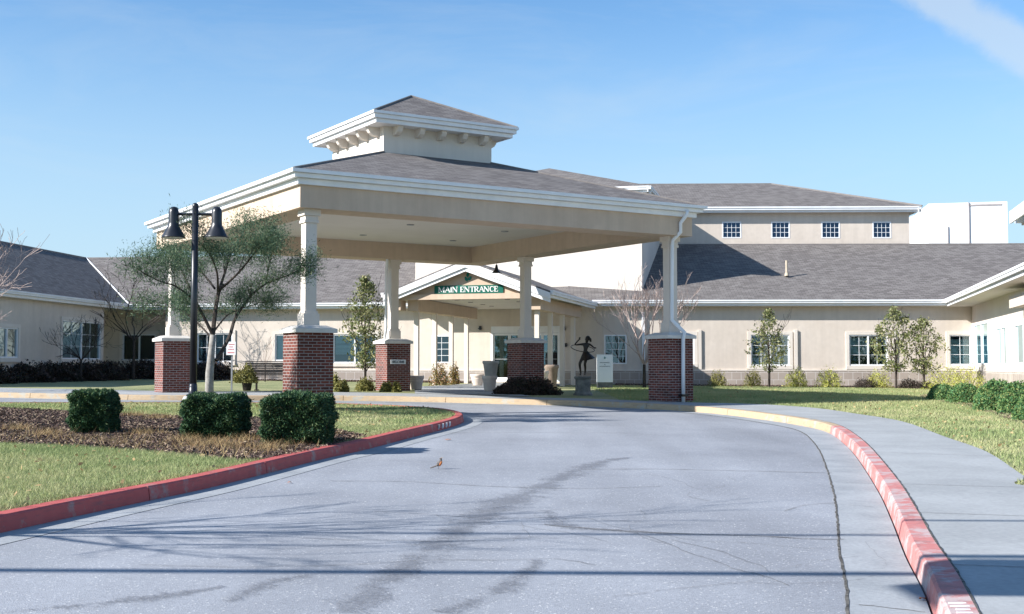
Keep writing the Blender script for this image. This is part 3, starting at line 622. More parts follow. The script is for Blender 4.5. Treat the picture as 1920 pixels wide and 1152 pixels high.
# ---- central building
mbld = thing('care_centre_building', 'long beige stucco building with grey shingle roofs behind the entrance canopy', 'building', (8, 52.6, .7))
A0 = Vector((4.0, 52.9)); B0 = Vector((20.1, 52.5)); C0 = Vector((-4.5, 54.86)); E0 = Vector((-16.2, 56.2)); 
WR, LR = wline(A0, B0); WE, LE = wline(C0, A0); WL, LL = wline(E0, C0)
D0 = Vector((-24, 58.2)); WD, LD = wline(D0, Vector((-16.2, 57.6)))
ZB = .4; ZT = 4.36
wR = [(pxop(WR, 1408, 1480, 628, 686), dict(units=2, cols=2, rows=3, blind=[(1, .98, .05, 'blind')])), (pxop(WR, 1592, 1664, 628, 686), dict(units=2, cols=2, rows=3, blind=[(0, .9, .35, 'curtain')])),
      (pxop(WR, 1780, 1821, 628, 685), dict(units=1, cols=2, rows=3, blind=[(0, .85, .05, 'blind')])), (pxop(WR, 1258, 1302, 628, 682), dict(units=1, cols=2, rows=3))]
wR.append((pxop(WR, 1133, 1175, 628, 683), dict(units=1, cols=3, rows=4, surround=False)))
wE = [(pxop(WE, 809, 846, 629, 681), dict(units=1, cols=2, rows=4, surround=False))]
door = pxop(WE, 921, 1051, 612, 716.5)
wL = [(pxop(WL, 625, 706, 627, 681), dict(units=2, cols=1, rows=1, blind=[(0, .95, .3, 'blind')])), (pxop(WL, 516, 572, 627, 677), dict(units=2, cols=1, rows=1, blind=[(0, .98, .05, 'curtain')])), (pxop(WL, 370, 436, 625, 679), dict(units=2, cols=2, rows=2, blind=[(1, .98, .3, 'blind')]))]
wD = [(pxop(WD, 230, 292, 627, 676), dict(units=2, cols=1, rows=1))]
mb = MB(); wall(WR, LR, ZB, ZT, [o for o, _ in wR], mb); wall(WE, LE, ZB, ZT, [o for o, _ in wE]+[door], mb); wall(WL, LL, ZB, ZT, [o for o, _ in wL], mb); wall(WD, LD, ZB, ZT, [o for o, _ in wD], mb)
mb.quad((-16.2, 57.6, ZB), (-16.2, 56.2, ZB), (-16.2, 56.2, ZT), (-16.2, 57.6, ZT))
mb.build('wall', M['stucco'], mbld)
mb = MB()
for W, L_, ex in ((WR, LR, []), (WE, LE, [door]), (WL, LL, []), (WD, LD, [])):
    cur = [(0.0, L_)]
    for e in ex: cur = [(0, e[0]-.05), (e[1]+.05, L_)]
    for a, b in cur: mb.wb(W, a, b, 0.0, .05, ZB, WT)
mb.build('wainscot', M['block'], mbld)
mb = MB()
for W, a, b in ((WR, 0, LR), (WE, 0, door[0]-.06), (WE, door[1]+.06, LE), (WL, 0, LL)): mb.wb(W, a, b, 0.0, .065, WT, WT+.05)
mb.build('wainscot_cap', M['stucco_cream'], mbld)
for lst, W in ((wR, WR), (wE, WE), (wL, WL), (wD, WD)):
    for o, kw in lst: window(W, o, mbld, **kw)
# stucco pilaster strips beside the wing windows
for x in (1312, 1492, 1676): 
    mb = MB(); s, _ = hit(WR, x, 650); mb.wb(WR, s-.07, s+.07, 0, .07, WT+.06, hit(WR, x, 619)[1]); mb.build('pilaster', M['stucco_cream'], mbld)
# entrance doors
dz0, dz1 = door[2], door[3]; ds0, ds1 = door[0], door[1]; dw = ds1-ds0
fr = MB(); fr.wb(WE, ds0, ds1, -.10, .03, dz1-.30, dz1); fr.wb(WE, ds0, ds0+.08, -.10, .028, dz0, dz1-.30); fr.wb(WE, ds1-.08, ds1, -.10, .028, dz0, dz1-.30)
ent = fr.build('entrance_door', M['trim'], mbld)
for k in range(4):
    a = ds0+.08+(dw-.16)*k/4; b = ds0+.08+(dw-.16)*(k+1)/4; lf = MB(); n0, n1 = (-.09, -.04)
    lf.wb(WE, a+.004, a+.065, n0, n1, dz0+.01, dz1-.31); lf.wb(WE, b-.065, b-.004, n0, n1, dz0+.01, dz1-.31); lf.wb(WE, a+.065, b-.065, n0, n1, dz0+.01, dz0+.20); lf.wb(WE, a+.065, b-.065, n0, n1, dz1-.41, dz1-.31)
    lf.build('door_leaf', M['trim'], ent); gg = MB(); gg.wb(WE, a+.065, b-.065, -.07, -.06, dz0+.20, dz1-.41); gg.build('pane', M['glass'], ent)
    hb = MB(); hb.wb(WE, a+.10, b-.10, -.045, -.02, dz0+1.0, dz0+1.035); hb.build('handle', M['steel'], ent)
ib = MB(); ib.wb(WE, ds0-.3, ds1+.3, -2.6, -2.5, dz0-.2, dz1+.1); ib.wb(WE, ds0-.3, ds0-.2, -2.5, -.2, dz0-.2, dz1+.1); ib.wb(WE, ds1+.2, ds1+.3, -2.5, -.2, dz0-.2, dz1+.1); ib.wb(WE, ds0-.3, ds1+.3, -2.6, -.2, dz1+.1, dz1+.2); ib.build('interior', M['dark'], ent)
# wall sconces and little fixtures
for x, y, W in ((901, 616, WE), (1061, 648, WE), (1058, 617, WE)):
    s, z = hit(W, x, y); q = MB(); q.wb(W, s-.05, s+.05, 0, .10, z-.07, z+.10); q.wb(W, s-.08, s+.08, .03, .16, z-.03, z+.01); q.build('wall_light', M['black'], mbld)
# eaves
GE = 4.51
def outn(W): return Vector((W[1].y, -W[1].x))
ev = .56
pR0 = A0+outn(WR)*ev-WR[1]*.5; pR1 = B0+outn(WR)*ev+WR[1]*4
pL0 = E0+outn(WL)*.6-WL[1]*7; pL1 = C0+outn(WL)*.6+WL[1]*1.2
g = MB(); gutter(g, pR0, pR1, GE); gutter(g, pL0, pL1, GE); g.build('gutter', M['trim'], mbld)
sf = MB(); sf.wb(WR, -.4, LR+4, -.02, ev-.14, 4.24, 4.27); sf.wb(WL, -6.9, LL+.6, -1.8, .44, 4.24, 4.27); sf.wb(WE, 0, LE, -.02, 1.2, 4.30, 4.33); sf.build('soffit', M['ceiling'], mbld)
roof = MB()
RZ = lambda run: GE-.02+run*.4
e1 = pR0-outn(WR)*.03; e2 = pR1-outn(WR)*.03; i_ = -outn(WR)
e2 = e2+WR[1]*12
r1 = e1+i_*8.1; r2 = e2+i_*8.1
roof.quad((e1.x-1, e1.y, RZ(0)), (e2.x, e2.y, RZ(0)), (r2.x, r2.y, RZ(8.1)), (r1.x-1, r1.y, RZ(8.1)))
roof.quad((r1.x-1, r1.y, RZ(8.1)), (r2.x, r2.y, RZ(8.1)), (r2.x, r2.y+8, RZ(0)), (r1.x-1, r1.y+8, RZ(0)))
# link between the two eaves (behind the porch gable)
q1 = pL1-outn(WL)*.03; q0 = pL0-outn(WL)*.03; iL = -outn(WL)
roof.quad((q1.x-.4, q1.y+.05, RZ(0)), (e1.x-.9, e1.y+.02, RZ(0)), (r1.x-.9, r1.y, RZ(8.1)), (q1.x+iL.x*7-.4, q1.y+iL.y*7, RZ(7)))
rL0 = Vector((-22.4, 63.0)); rL1 = q1+iL*7
roof.quad((q0.x, q0.y, RZ(0)), (q1.x, q1.y, RZ(0)), (rL1.x, rL1.y, RZ(7)), (rL0.x, rL0.y, RZ(7)))
roof.quad((rL0.x, rL0.y, RZ(7)), (rL1.x, rL1.y, RZ(7)), (rL1.x, rL1.y+7, RZ(0)), (rL0.x, rL0.y+7, RZ(0)))
rf = roof.build('roof', M['shingle'], mbld)
rc = MB(); rc.tube([(r1.x-1, r1.y, RZ(8.1)), (r2.x, r2.y, RZ(8.1))], .05, 6); rc.tube([(rL0.x, rL0.y, RZ(7)), (rL1.x, rL1.y, RZ(7))], .05, 6); rc.build('ridge_cap', M['shingle_cap'], rf)
pp = at(1475, 514, 55.2); vp = MB(); vp.tube([pp, pp+Vector((0, 0, .62))], .055, 10); vp.tube([pp-Vector((0, .02, .10)), pp+Vector((0, 0, .05))], [.11, .08], 10); vp.build('vent_pipe', M['pipe'], rf)
# downpipes on the wall
dpn = MB()
for W, x in ((WE, 1103), ):
    pass
s, _ = hit(WR, 1206, 620); dpn.wb(WR, s-.06, s+.06, 0, .1, .85, 4.0); dpn.build('downpipe', M['trim'], mbld)
# ---- upper storey block, front
F1 = Vector((5.8, 53.5)); FA = Vector((.2317, .9728)); FB = Vector((.9728, -.2317)); F2 = F1-FB*10.6
ub = MB(); bk = 14; c_ = [F2, F1, F1+FA*bk, F2+FA*bk]; ub.prism(c_, 4.3, 9.42); ub.build('upper_wall', M['stucco_cream'], mbld)
ov = .5; f1 = F1+FB*ov-FA*ov; f2 = F2-FB*ov-FA*ov; f3 = F1+FB*ov+FA*bk; f4 = F2-FB*ov+FA*bk; GU = 9.62
g = MB(); gutter(g, f2, f1, GU, .14, .16); gutter(g, f1, f3, GU, .14, .16); gutter(g, f4, f2, GU, .14, .16); g.build('gutter', M['trim'], mbld)
sf = MB(); sf.prism([f2+FB*.16+FA*.16, f1-FB*.16+FA*.16, f3-FB*.16, f4+FB*.16], 9.38, 9.41); sf.build('soffit', M['ceiling'], mbld)
hw = 5.8; hp = .335; ctr = (f1+f2)/2; ap = ctr+FA*hw; apb = ctr+FA*(bk+4); zr = GU-.02+hw*hp
def v3(p, z): return (p.x, p.y, z)
ur = MB(); ur.quad(v3(f2, GU-.02), v3(f1, GU-.02), v3(ap, zr)); ur.quad(v3(f1, GU-.02), v3(f3, GU-.02), v3(apb, zr), v3(ap, zr)); ur.quad(v3(f4, GU-.02), v3(f2, GU-.02), v3(ap, zr), v3(apb, zr)); uro = ur.build('upper_roof', M['shingle'], mbld)
# ---- upper storey block, right, with four windows
T0 = Vector((6.5, 60.6)); T1 = at(1705, 430, 60.2); T1 = Vector((T1.x, T1.y)); WT_, LT = wline(T0, T1)
ops = [pxop(WT_, a, b, 416, 447) for a, b in ((1354, 1390), (1446, 1481), (1540, 1575), (1636, 1671))]
ub = MB(); wall(WT_, LT, 6.5, 9.40, ops, ub); ub.quad(v3(T1, 6.5), (T1.x, T1.y+11, 6.5), (T1.x, T1.y+11, 9.4), v3(T1, 9.4)); ub.build('upper_wall', M['stucco'], mbld)
for o in ops: window(WT_, o, mbld, cols=4, rows=3, glass='glass_blue', surround=False)
nT = outn(WT_); t0 = T0+nT*.5; t1 = T1+nT*.5+WT_[1]*.5; t2 = t1-nT*13; t3 = t0-nT*13
g = MB(); gutter(g, t0, t1, GU, .14, .17); gutter(g, t1, t2, GU, .14, .17); g.build('gutter', M['trim'], mbld)
sf = MB(); sf.prism([t0-nT*.16, t1-nT*.16-WT_[1]*.16, t2-WT_[1]*.16, t3], 9.36, 9.39); sf.build('soffit', M['ceiling'], mbld)
q = 6.3; ra = t1-nT*q-WT_[1]*q; rb = t0-nT*q; zq = GU-.02+q*hp; ur = MB()
ur.quad(v3(t0, GU-.02), v3(t1, GU-.02), v3(ra, zq), v3(rb, zq)); ur.quad(v3(t1, GU-.02), v3(t2, GU-.02), v3(ra, zq)); ur.quad(v3(t2, GU-.02), v3(t3, GU-.02), v3(rb, zq), v3(ra, zq)); uo = ur.build('upper_roof', M['shingle'], mbld)
rc = MB(); rc.tube([v3(rb, zq), v3(ra, zq), v3(t1, GU)], .05, 6); rc.build('ridge_cap', M['shingle_cap'], uo)
# ---- right wing
rwg = thing('side_wing', 'bright sunlit white wing at the right edge of the photo', 'building', (19, 48, .7))
G0 = Vector((20.1, 52.5)); GD = Vector((-.232, -.973)).normalized(); WW = (G0, GD)
LW = 24.0
opw = [pxop(WW, 1827, 1853, 606, 684), pxop(WW, 1869, 1887, 613, 684), pxop(WW, 1903, 1936, 606, 683)]
mb = MB(); wall(WW, LW, ZB, 4.30, opw, mb); mb.build('wall', M['stucco_cream'], rwg)
mb = MB(); mb.wb(WW, .1, LW, 0.0, .05, ZB, WT); mb.build('wainscot', M['block'], rwg)
for o in opw: window(WW, o, rwg, units=2, cols=1, rows=1, surround=False, blind=[(1, .97, .05, 'curtain')])
nW = outn(WW); w0 = G0+nW*1.22-GD*1.2; w1 = G0+nW*1.22+GD*LW
g = MB(); gutter(g, w0, w1, GE+.015, .14, .17, .13); g.build('gutter', M['trim'], rwg)
sf = MB(); sf.wb(WW, -.4, LW, -.1, 1.06, 4.22, 4.25); sf.build('soffit', M['ceiling'], rwg)
r = MB(); a = w0-nW*.03; b = w1-nW*.03; r.quad(v3(a, GE), v3(b, GE), v3(b-nW*7, GE+2.8), v3(a-nW*7-GD*4, GE+2.8)); r.build('roof', M['shingle'], rwg)
# raised cross gable whose corner pokes into view
cA = at(1907, 402, 31.0); gx, gy = cA.x, cA.y
g = MB(); P0 = Vector((gx, gy)); gutter(g, P0+GD*5, P0, cA.z+.1, .14, .20, .14) ; W9 = (P0, -nW); 
g.wb((P0, Vector((1, 0))), 0, 6, -.15, 0, cA.z-.22, cA.z+.1); g.build('gable_gutter', M['trim'], rwg)
g = MB(); g.prism([(gx+.15, gy+.1), (gx+6, gy+.1), (gx+6, gy-4.5), (gx+.9, gy-4.5)], cA.z-.28, cA.z-.23); g.build('gable_soffit', M['ceiling'], rwg)
g = MB(); g.quad((gx, gy, cA.z+.1), (gx+6, gy+.2, cA.z+2.2), (gx+5, gy-5, cA.z+2.2), (gx-.9, gy-5, cA.z+.1)); g.build('gable_roof', M['shingle'], rwg)
g = MB(); c9 = at(1925, 560, 36.5); g.wb(WW, hit(WW, 1922, 560)[0], hit(WW, 1922, 560)[0]+3, .0, .5, c9.z-.12, c9.z+.28); g.build('door_hood', M['stucco'], rwg)
# ---- left wing
lwg = thing('side_wing', 'shaded beige wing with a low dark roof at the left edge of the photo', 'building', (-19, 48, .7))
HD = Vector((.117, .993)).normalized(); H0 = Vector((-19.55, 44.9))-HD*6; WH = (H0, HD); LH = (54.3-H0.y)/HD.y
opl = [pxop(WH, -8, 33, 614, 671.5), pxop(WH, 116, 188, 603, 674)]
mb = MB(); wall(WH, LH, ZB, ZT, opl, mb); e = H0+HD*LH; mb.quad((e.x, e.y, ZB), (e.x-4, e.y+.4, ZB), (e.x-4, e.y+.4, ZT), (e.x, e.y, ZT)); mb.build('wall', M['stucco'], lwg)
mb = MB(); mb.wb(WH, 0, LH-.01, 0.0, .05, ZB, WT); mb.build('wainscot', M['block'], lwg)
window(WH, opl[0], lwg, units=2, cols=1, rows=1, blind=[(0, .97, .3, 'curtain')]); window(WH, opl[1], lwg, units=2, cols=2, rows=3, blind=[(0, .97, .3, 'curtain')])
nH = outn(WH); h0 = H0+nH*.42; h1 = H0+nH*.42+HD*(56.1-H0.y)
g = MB(); gutter(g, h0, h1, GE+.012); g.build('gutter', M['trim'], lwg)
sf = MB(); sf.wb(WH, 0, LH+1.8, -.5, .27, 4.25, 4.28); sf.build('soffit', M['ceiling'], lwg)
r = MB(); a = h0-nH*.03; b = h1-nH*.03; rz = 7.29; rr = Vector((-22.4, 63.0)); ra_ = rr-HD*26
r.quad(v3(a, GE-.01), v3(b, GE-.01), v3(rr, rz), v3(ra_, rz)); r.quad(v3(ra_, rz), v3(rr, rz), (rr.x-5, rr.y, GE), (ra_.x-5, ra_.y, GE)); ro = r.build('roof', M['shingle'], lwg)
rc = MB(); rc.tube([v3(ra_, rz), v3(rr, rz)], .06, 6); rc.build('ridge_cap', M['shingle_cap'], ro)
vl = MB(); vl.tube([v3(b, GE+.01), (rr.x+.02, rr.y, rz+.02)], .035, 6); vl.build('valley_flashing', M['trim'], ro)
# ---- white roof enclosure far behind
pent = thing('rooftop_enclosure', 'plain white box shaped plant room rising behind the right roof', 'building', (27, 72, 0))
x0 = at(1742, 450, 71.5); x1 = at(1890, 450, 70.5); xl = at(1716, 450, 77); zt = at(1890, 378, 70.5).z
pb = MB(); pb.prism([(xl.x, xl.y), (x0.x, x0.y), (x1.x, x1.y), (x1.x+1, 80), (xl.x, 82)], 0, zt); pb.build('wall', M['white'], pent)
pb = MB(); Wp, Lp = wline(Vector((x0.x, x0.y)), Vector((x1.x, x1.y)))
for px in (1777, 1817): s, _ = hit(Wp, px, 420); pb.wb(Wp, s-.03, s+.03, 0, .06, 4, zt-(.0 if px > 1800 else 1.4))
s, _ = hit(Wp, 1817, 420); pb.wb(Wp, s+.05, Lp-.3, 0, .03, zt-.22, zt-.12); pb.build('seam', M['seam'], pent)
# ------------------------------------------------------------------ entrance porch
por = thing('entrance_porch', 'small gabled porch with slim posts and green sign over the front doors', 'porch', (AP.x, AP.y, G(AP.x, AP.y)+KH))
WP = (AP, BX)                  # s along BX, outwards = toward camera
def por_box(mb, b0, b1, a0, a1, z0, z1): return mb.wb(WP, b0, b1, -a1, -a0, z0, z1)
HL, HR = -3.15, 3.15; ZE = 4.36; ZA = 5.56; TH = .13
def rake(b): return ZA-(ZA-ZE)*abs(b)/3.15
mb = MB()
for s in (-1, 1):
    for a0, a1, m_ in ((-.35, 9.3, 0),):
        p = [pa(a0, 0), pa(a0, s*3.2), pa(a1, s*3.2), pa(a1, 0)]
        mb.add([v3(p[0], ZA), v3(p[1], ZE-.02), v3(p[2], ZE-.02), v3(p[3], ZA), v3(p[0], ZA-.06), v3(p[1], ZE-.08), v3(p[2], ZE-.08), v3(p[3], ZA-.06)], [(0, 1, 2, 3), (4, 7, 6, 5), (0, 4, 5, 1), (1, 5, 6, 2), (3, 2, 6, 7)])
mb.build('roof', M['shingle'], por)
mb = MB()
for s in (-1, 1):              # rake boards
    for a, t0_, t1_ in ((-.37, .06, .30), (-.31, .24, .44)):
        P1 = pa(a, 0); P2 = pa(a, s*3.2); Q1 = pa(a+.05, 0); Q2 = pa(a+.05, s*3.2)
        mb.add([v3(P1, ZA-t0_), v3(P2, ZE-t0_-.02), v3(P2, ZE-t1_), v3(P1, ZA-t1_), v3(Q1, ZA-t0_), v3(Q2, ZE-t0_-.02), v3(Q2, ZE-t1_), v3(Q1, ZA-t1_)], [(0, 1, 2, 3), (7, 6, 5, 4), (0, 4, 5, 1), (3, 2, 6, 7), (1, 5, 6, 2)])
mb.build('rake_board', M['trim'], por)
g = MB(); gutter(g, pa(-.3, 3.32), pa(8.7, 3.32), ZE+.01, .13, .16, .1); gutter(g, pa(8.9, -3.32), pa(-.3, -3.32), ZE+.01, .13, .16, .1); g.build('gutter', M['trim'], por)
mb = MB()                      # gable face and header
P_ = [pa(-.02, -2.75), pa(-.02, 2.9)]
mb.add([v3(pa(-.02, -3.0), 4.26), v3(pa(-.02, 3.0), 4.26), v3(pa(-.02, 3.0), rake(3.0)-.1), v3(pa(-.02, 0), ZA-.1), v3(pa(-.02, -3.0), rake(3.0)-.1)], [(0, 1, 2, 3, 4)])
mb.build('gable', M['stucco_beam'], por)
mb = MB(); por_box(mb, -3.0, 3.0, -.10, .2, 4.10, 4.30); por_box(mb, -2.42, -2.0, .2, 8.2, 3.70, 4.16); por_box(mb, 2.30, 2.72, .2, 8.0, 3.70, 4.16); por_box(mb, -3.0, -2.6, -.1, .5, 3.72, 4.10)
mb.build('beam', M['stucco_beam'], por)
mb = MB(); por_box(mb, -3.1, 3.1, .0, 9.3, 4.18, 4.20); mb.build('soffit', M['ceiling'], por)
for a in (1.6, 3.4, 5.2, 6.6):
    for b in (-.9, 1.1):
        p = pa(a, b); q = MB(); q.lathe((p.x, p.y, 4.155), [(.10, 0), (.10, .028)], 14); q.build('ceiling_light', M['seam'], por)
for b, n in ((-2.2, 4), (2.5, 4)):
    for k in range(n):
        a = .6+k*2.2; p = pa(a, b); z0 = G(p.x, p.y)+KH-.05; q = MB(); q.wb((p, BX), -.085, .085, -.085, .085, z0, 3.70); q.build('post', M['stucco_cream'], por)
# sign with serif letters
GL = {'M': [(0, 0, 0, 1, .09), (0, 1, .5, .1, .16), (.5, .1, 1, 1, .09), (1, 1, 1, 0, .17), (-.14, 0, .14, 0, .06), (.82, 0, 1.18, 0, .06), (-.16, 1, .08, 1, .06), (.92, 1, 1.16, 1, .06)],
      'A': [(0, 0, .42, 1, .08), (.42, 1, .86, 0, .17), (.16, .36, .70, .36, .07), (-.14, 0, .16, 0, .06), (.70, 0, 1.02, 0, .06)],
      'I': [(.15, 0, .15, 1, .17), (-.04, 0, .34, 0, .06), (-.04, 1, .34, 1, .06)],
      'N': [(0, 0, 0, 1, .08), (0, 1, .8, 0, .17), (.8, 0, .8, 1, .08), (-.14, 0, .14, 0, .06), (-.16, 1, .06, 1, .06), (.66, 1, .94, 1, .06)],
      'E': [(.06, 0, .06, 1, .17), (-.08, 0, .62, 0, .07), (-.08, 1, .58, 1, .07), (.06, .52, .46, .52, .07), (.62, -.03, .62, .26, .06), (.58, .76, .58, 1.03, .06), (.46, .40, .46, .64, .05)],
      'T': [(.38, 0, .38, 1, .17), (-.02, 1, .78, 1, .07), (.22, 0, .54, 0, .06), (-.02, .76, -.02, 1.03, .06), (.78, .76, .78, 1.03, .06)],
      'R': [(.06, 0, .06, 1, .17), (-.08, 1, .4, 1, .07), (.4, 1, .6, .9, .12), (.6, .9, .64, .75, .16), (.64, .75, .56, .58, .14), (.56, .58, .38, .5, .1), (.06, .5, .4, .5, .07), (.32, .5, .74, 0, .16), (-.08, 0, .22, 0, .06), (.66, 0, .88, 0, .06)],
      'C': [(.74, .86, .58, .98, .08), (.58, .98, .36, 1.0, .09), (.36, 1, .12, .84, .13), (.12, .84, .03, .5, .17), (.03, .5, .12, .16, .17), (.12, .16, .36, 0, .13), (.36, 0, .6, .03, .09), (.6, .03, .76, .18, .07), (.74, .74, .74, 1.0, .06)],
      'W': [(-.02, 1, .3, 0, .16), (.3, 0, .58, .9, .08), (.5, 1, .82, 0, .16), (.82, 0, 1.1, 1, .08), (-.16, 1, .14, 1, .06), (.38, 1, .66, 1, .06), (.96, 1, 1.22, 1, .06)],
      'L': [(.06, 0, .06, 1, .17), (-.08, 0, .6, 0, .07), (-.08, 1, .22, 1, .06), (.6, -.03, .6, .26, .06)],
      'O': [(.42, 1, .16, .86, .11), (.16, .86, .03, .5, .17), (.03, .5, .16, .14, .17), (.16, .14, .42, 0, .11), (.42, 0, .68, .14, .11), (.68, .14, .81, .5, .17), (.81, .5, .68, .86, .17), (.68, .86, .42, 1, .11)]}
ADV = {'M': 1.32, 'A': 1.02, 'I': .52, 'N': 1.08, 'E': .86, 'T': .92, 'R': .94, 'C': .98, 'W': 1.3, 'L': .80, 'O': 1.02, ' ': .5}
def text(W, txt, sc, zc, h, n, width, depth=.012):
    tot = sum(ADV[c] for c in txt)-.15; sx = width/tot; x = sc-width/2; mb = MB(); A, d = W; nn = Vector((d.y, -d.x)); k = 0
    for c in txt:
        for (x0, y0, x1, y1, t) in GL.get(c, []):
            a = Vector((x+x0*sx, zc-h/2+y0*h)); b = Vector((x+x1*sx, zc-h/2+y1*h)); u = b-a
            if u.length == 0: continue
            u.normalize(); v = Vector((-u.y, u.x))*t*h*.62; k += 1; nz_ = n+depth+.0003*(k % 7); pts = [a-v-u*.02*h, b-v+u*.02*h, b+v+u*.02*h, a+v-u*.02*h]; vs = []
            for off in (n, nz_):
                for p in pts: q = A+d*p.x+nn*off; vs.append((q.x, q.y, p.y))
            mb.add(vs, [(4, 5, 6, 7), (0, 1, 5, 4), (1, 2, 6, 5), (2, 3, 7, 6), (3, 0, 4, 7)])
        x += ADV[c]*sx
    return mb
WG = (pa(-.02, 0), BX)
s0, z1 = hit(WG, 815, 536.5); s1, z0 = hit(WG, 944, 549.5)
sg = MB(); sg.wb(WG, s0, s1, .0, .04, z0, z1); sgn = sg.build('sign_board', M['green_sign'], por)
text(WG, 'MAIN ENTRANCE', (s0+s1)/2, (z0+z1)/2, (z1-z0)*.62, .041, (s1-s0)*.86).build('lettering', M['letter'], sgn)
def logo(W, s, z, k, n):
    mb = MB(); A, d = W; nn = Vector((d.y, -d.x))
    def leaf(cx, cz, l_, w_, a):
        vs = []
        for off in (n, n+.02):
            for i in range(14):
                t = 2*PI*i/14; x = w_*math.sin(t)*(1-.25*math.cos(t)); y = l_*math.cos(t)*1.0; X = x*math.cos(a)-y*math.sin(a); Y = x*math.sin(a)+y*math.cos(a)
                p = A+d*(s+(cx+X)*k)+nn*off; vs.append((p.x, p.y, z+(cz+Y)*k))
        mb.add(vs, [tuple(range(13, -1, -1))[::-1], tuple(range(14, 28))]+[(i, (i+1) % 14, 14+(i+1) % 14, 14+i) for i in range(14)])
    leaf(-.03, .62, .33, .2, -.15); leaf(-.27, .02, .34, .2, .45); leaf(.30, .10, .34, .2, -.6)
    p = A+d*s+nn*n; mb.tube([v3(p+d*(-.12*k), z-.45*k), v3(p, z), v3(p, z+.4*k)], .035*k+.004, 5)
    return mb
s, z = hit(WG, 877.5, 523.5); logo(WG, s, z, .26, .001).build('emblem', M['leaf_logo'], por)
# ------------------------------------------------------------------ entrance canopy
CX, CY = -2.93, 34.55; YAW = R_(32.1)
can = thing('entrance_canopy', 'large beige drive through canopy on brick piers with a small square roof lantern', 'canopy', (CX, CY, 0), YAW)
FR['LOCAL'] = None
class LB(MB):
    def build(s, *a, **k): k['world'] = False; return MB.build(s, *a, **k)
HB = 5.70; ZS = 5.16; ZC = 5.72
mb = LB(); bw = .86
for q in ((-HB, HB, -HB, -HB+bw), (-HB, HB, HB-bw, HB), (-HB, -HB+bw, -HB+bw, HB-bw), (HB-bw, HB, -HB+bw, HB-bw)): mb.box(q[0], q[1], q[2], q[3], ZS, 5.76)
mb.build('beam', M['stucco_beam'], can)
mb = LB(); mb.box(-HB+bw-.02, HB-bw+.02, -HB+bw-.02, HB-bw+.02, ZC-.02, ZC+.02); cl = mb.build('ceiling', M['ceiling'], can)
def ring(mb, o, i, z0, z1):
    mb.box(-o, o, -o, -i, z0, z1); mb.box(-o, o, i, o, z0, z1); mb.box(-o, -i, -i, i, z0, z1); mb.box(i, o, -i, i, z0, z1)
mb = LB(); ring(mb, 5.79, 5.70, 5.67, 5.80); ring(mb, 5.92, 5.70, 5.805, 5.90); ring(mb, 6.0, 5.86, 5.905, 5.985); mb.build('gutter', M['trim'], can)
# roof
mb = LB(); eh = 5.96; ez = 5.975; ih = 1.66; iz = 7.40
for k in range(4):
    m_ = Matrix.Rotation(k*PI/2, 4, 'Z'); mb.add([m_ @ Vector(p) for p in ((-eh, -eh, ez), (eh, -eh, ez), (ih, -ih, iz), (-ih, -ih, iz))], [(0, 1, 2, 3)])
crf = mb.build('roof', M['shingle'], can)
mb = LB()
for k in range(4):
    m_ = Matrix.Rotation(k*PI/2, 4, 'Z'); mb.tube([m_ @ Vector((-eh, -eh, ez+.01)), m_ @ Vector((-ih, -ih, iz+.01))], .03, 6)
mb.build('hip_cap', M['shingle_cap'], crf)
# cupola
cup = LB(); cup.box(-1.7, 1.7, -1.7, 1.7, 7.0, 8.10); cup = cup.build('lantern', M['stucco_cream'], can)
mb = LB(); mb.box(-2.08, 2.08, -2.08, 2.08, 8.101, 8.13); ring(mb, 2.14, 2.05, 8.09, 8.20); ring(mb, 2.22, 2.05, 8.205, 8.31); ring(mb, 2.27, 2.12, 8.315, 8.385); mb.build('lantern_gutter', M['trim'], can)
mb = LB()
for k in range(4):
    m_ = Matrix.Rotation(k*PI/2, 4, 'Z'); mb.add([m_ @ Vector(p) for p in ((-2.24, -2.24, 8.375), (2.24, -2.24, 8.375), (0, 0, 9.44))], [(0, 1, 2)])
lr = mb.build('lantern_roof', M['shingle'], can)
mb = LB()
for k in range(4):
    m_ = Matrix.Rotation(k*PI/2, 4, 'Z'); mb.tube([m_ @ Vector((-2.24, -2.24, 8.385)), Vector((0, 0, 9.45))], .028, 6)
mb.build('hip_cap', M['shingle_cap'], lr)
for k in range(4):
    for i in range(5):
        m_ = Matrix.Rotation(k*PI/2, 4, 'Z'); x = -1.35+i*.675; b = LB(); w_ = .075
        prof = [(-1.70, 7.86), (-1.86, 7.87), (-1.97, 7.94), (-2.03, 8.03), (-2.03, 8.098), (-1.70, 8.098)]
        vs = [m_ @ Vector((x+s*w_, y, z)) for s in (-1, 1) for y, z in prof]; n = 6
        b.add(vs, [tuple(range(n)), tuple(range(2*n-1, n-1, -1))]+[(i2, n+i2, n+(i2+1) % n, (i2+1) % n) for i2 in range(n)]); b.build('bracket', M['stucco_cream'], cup)
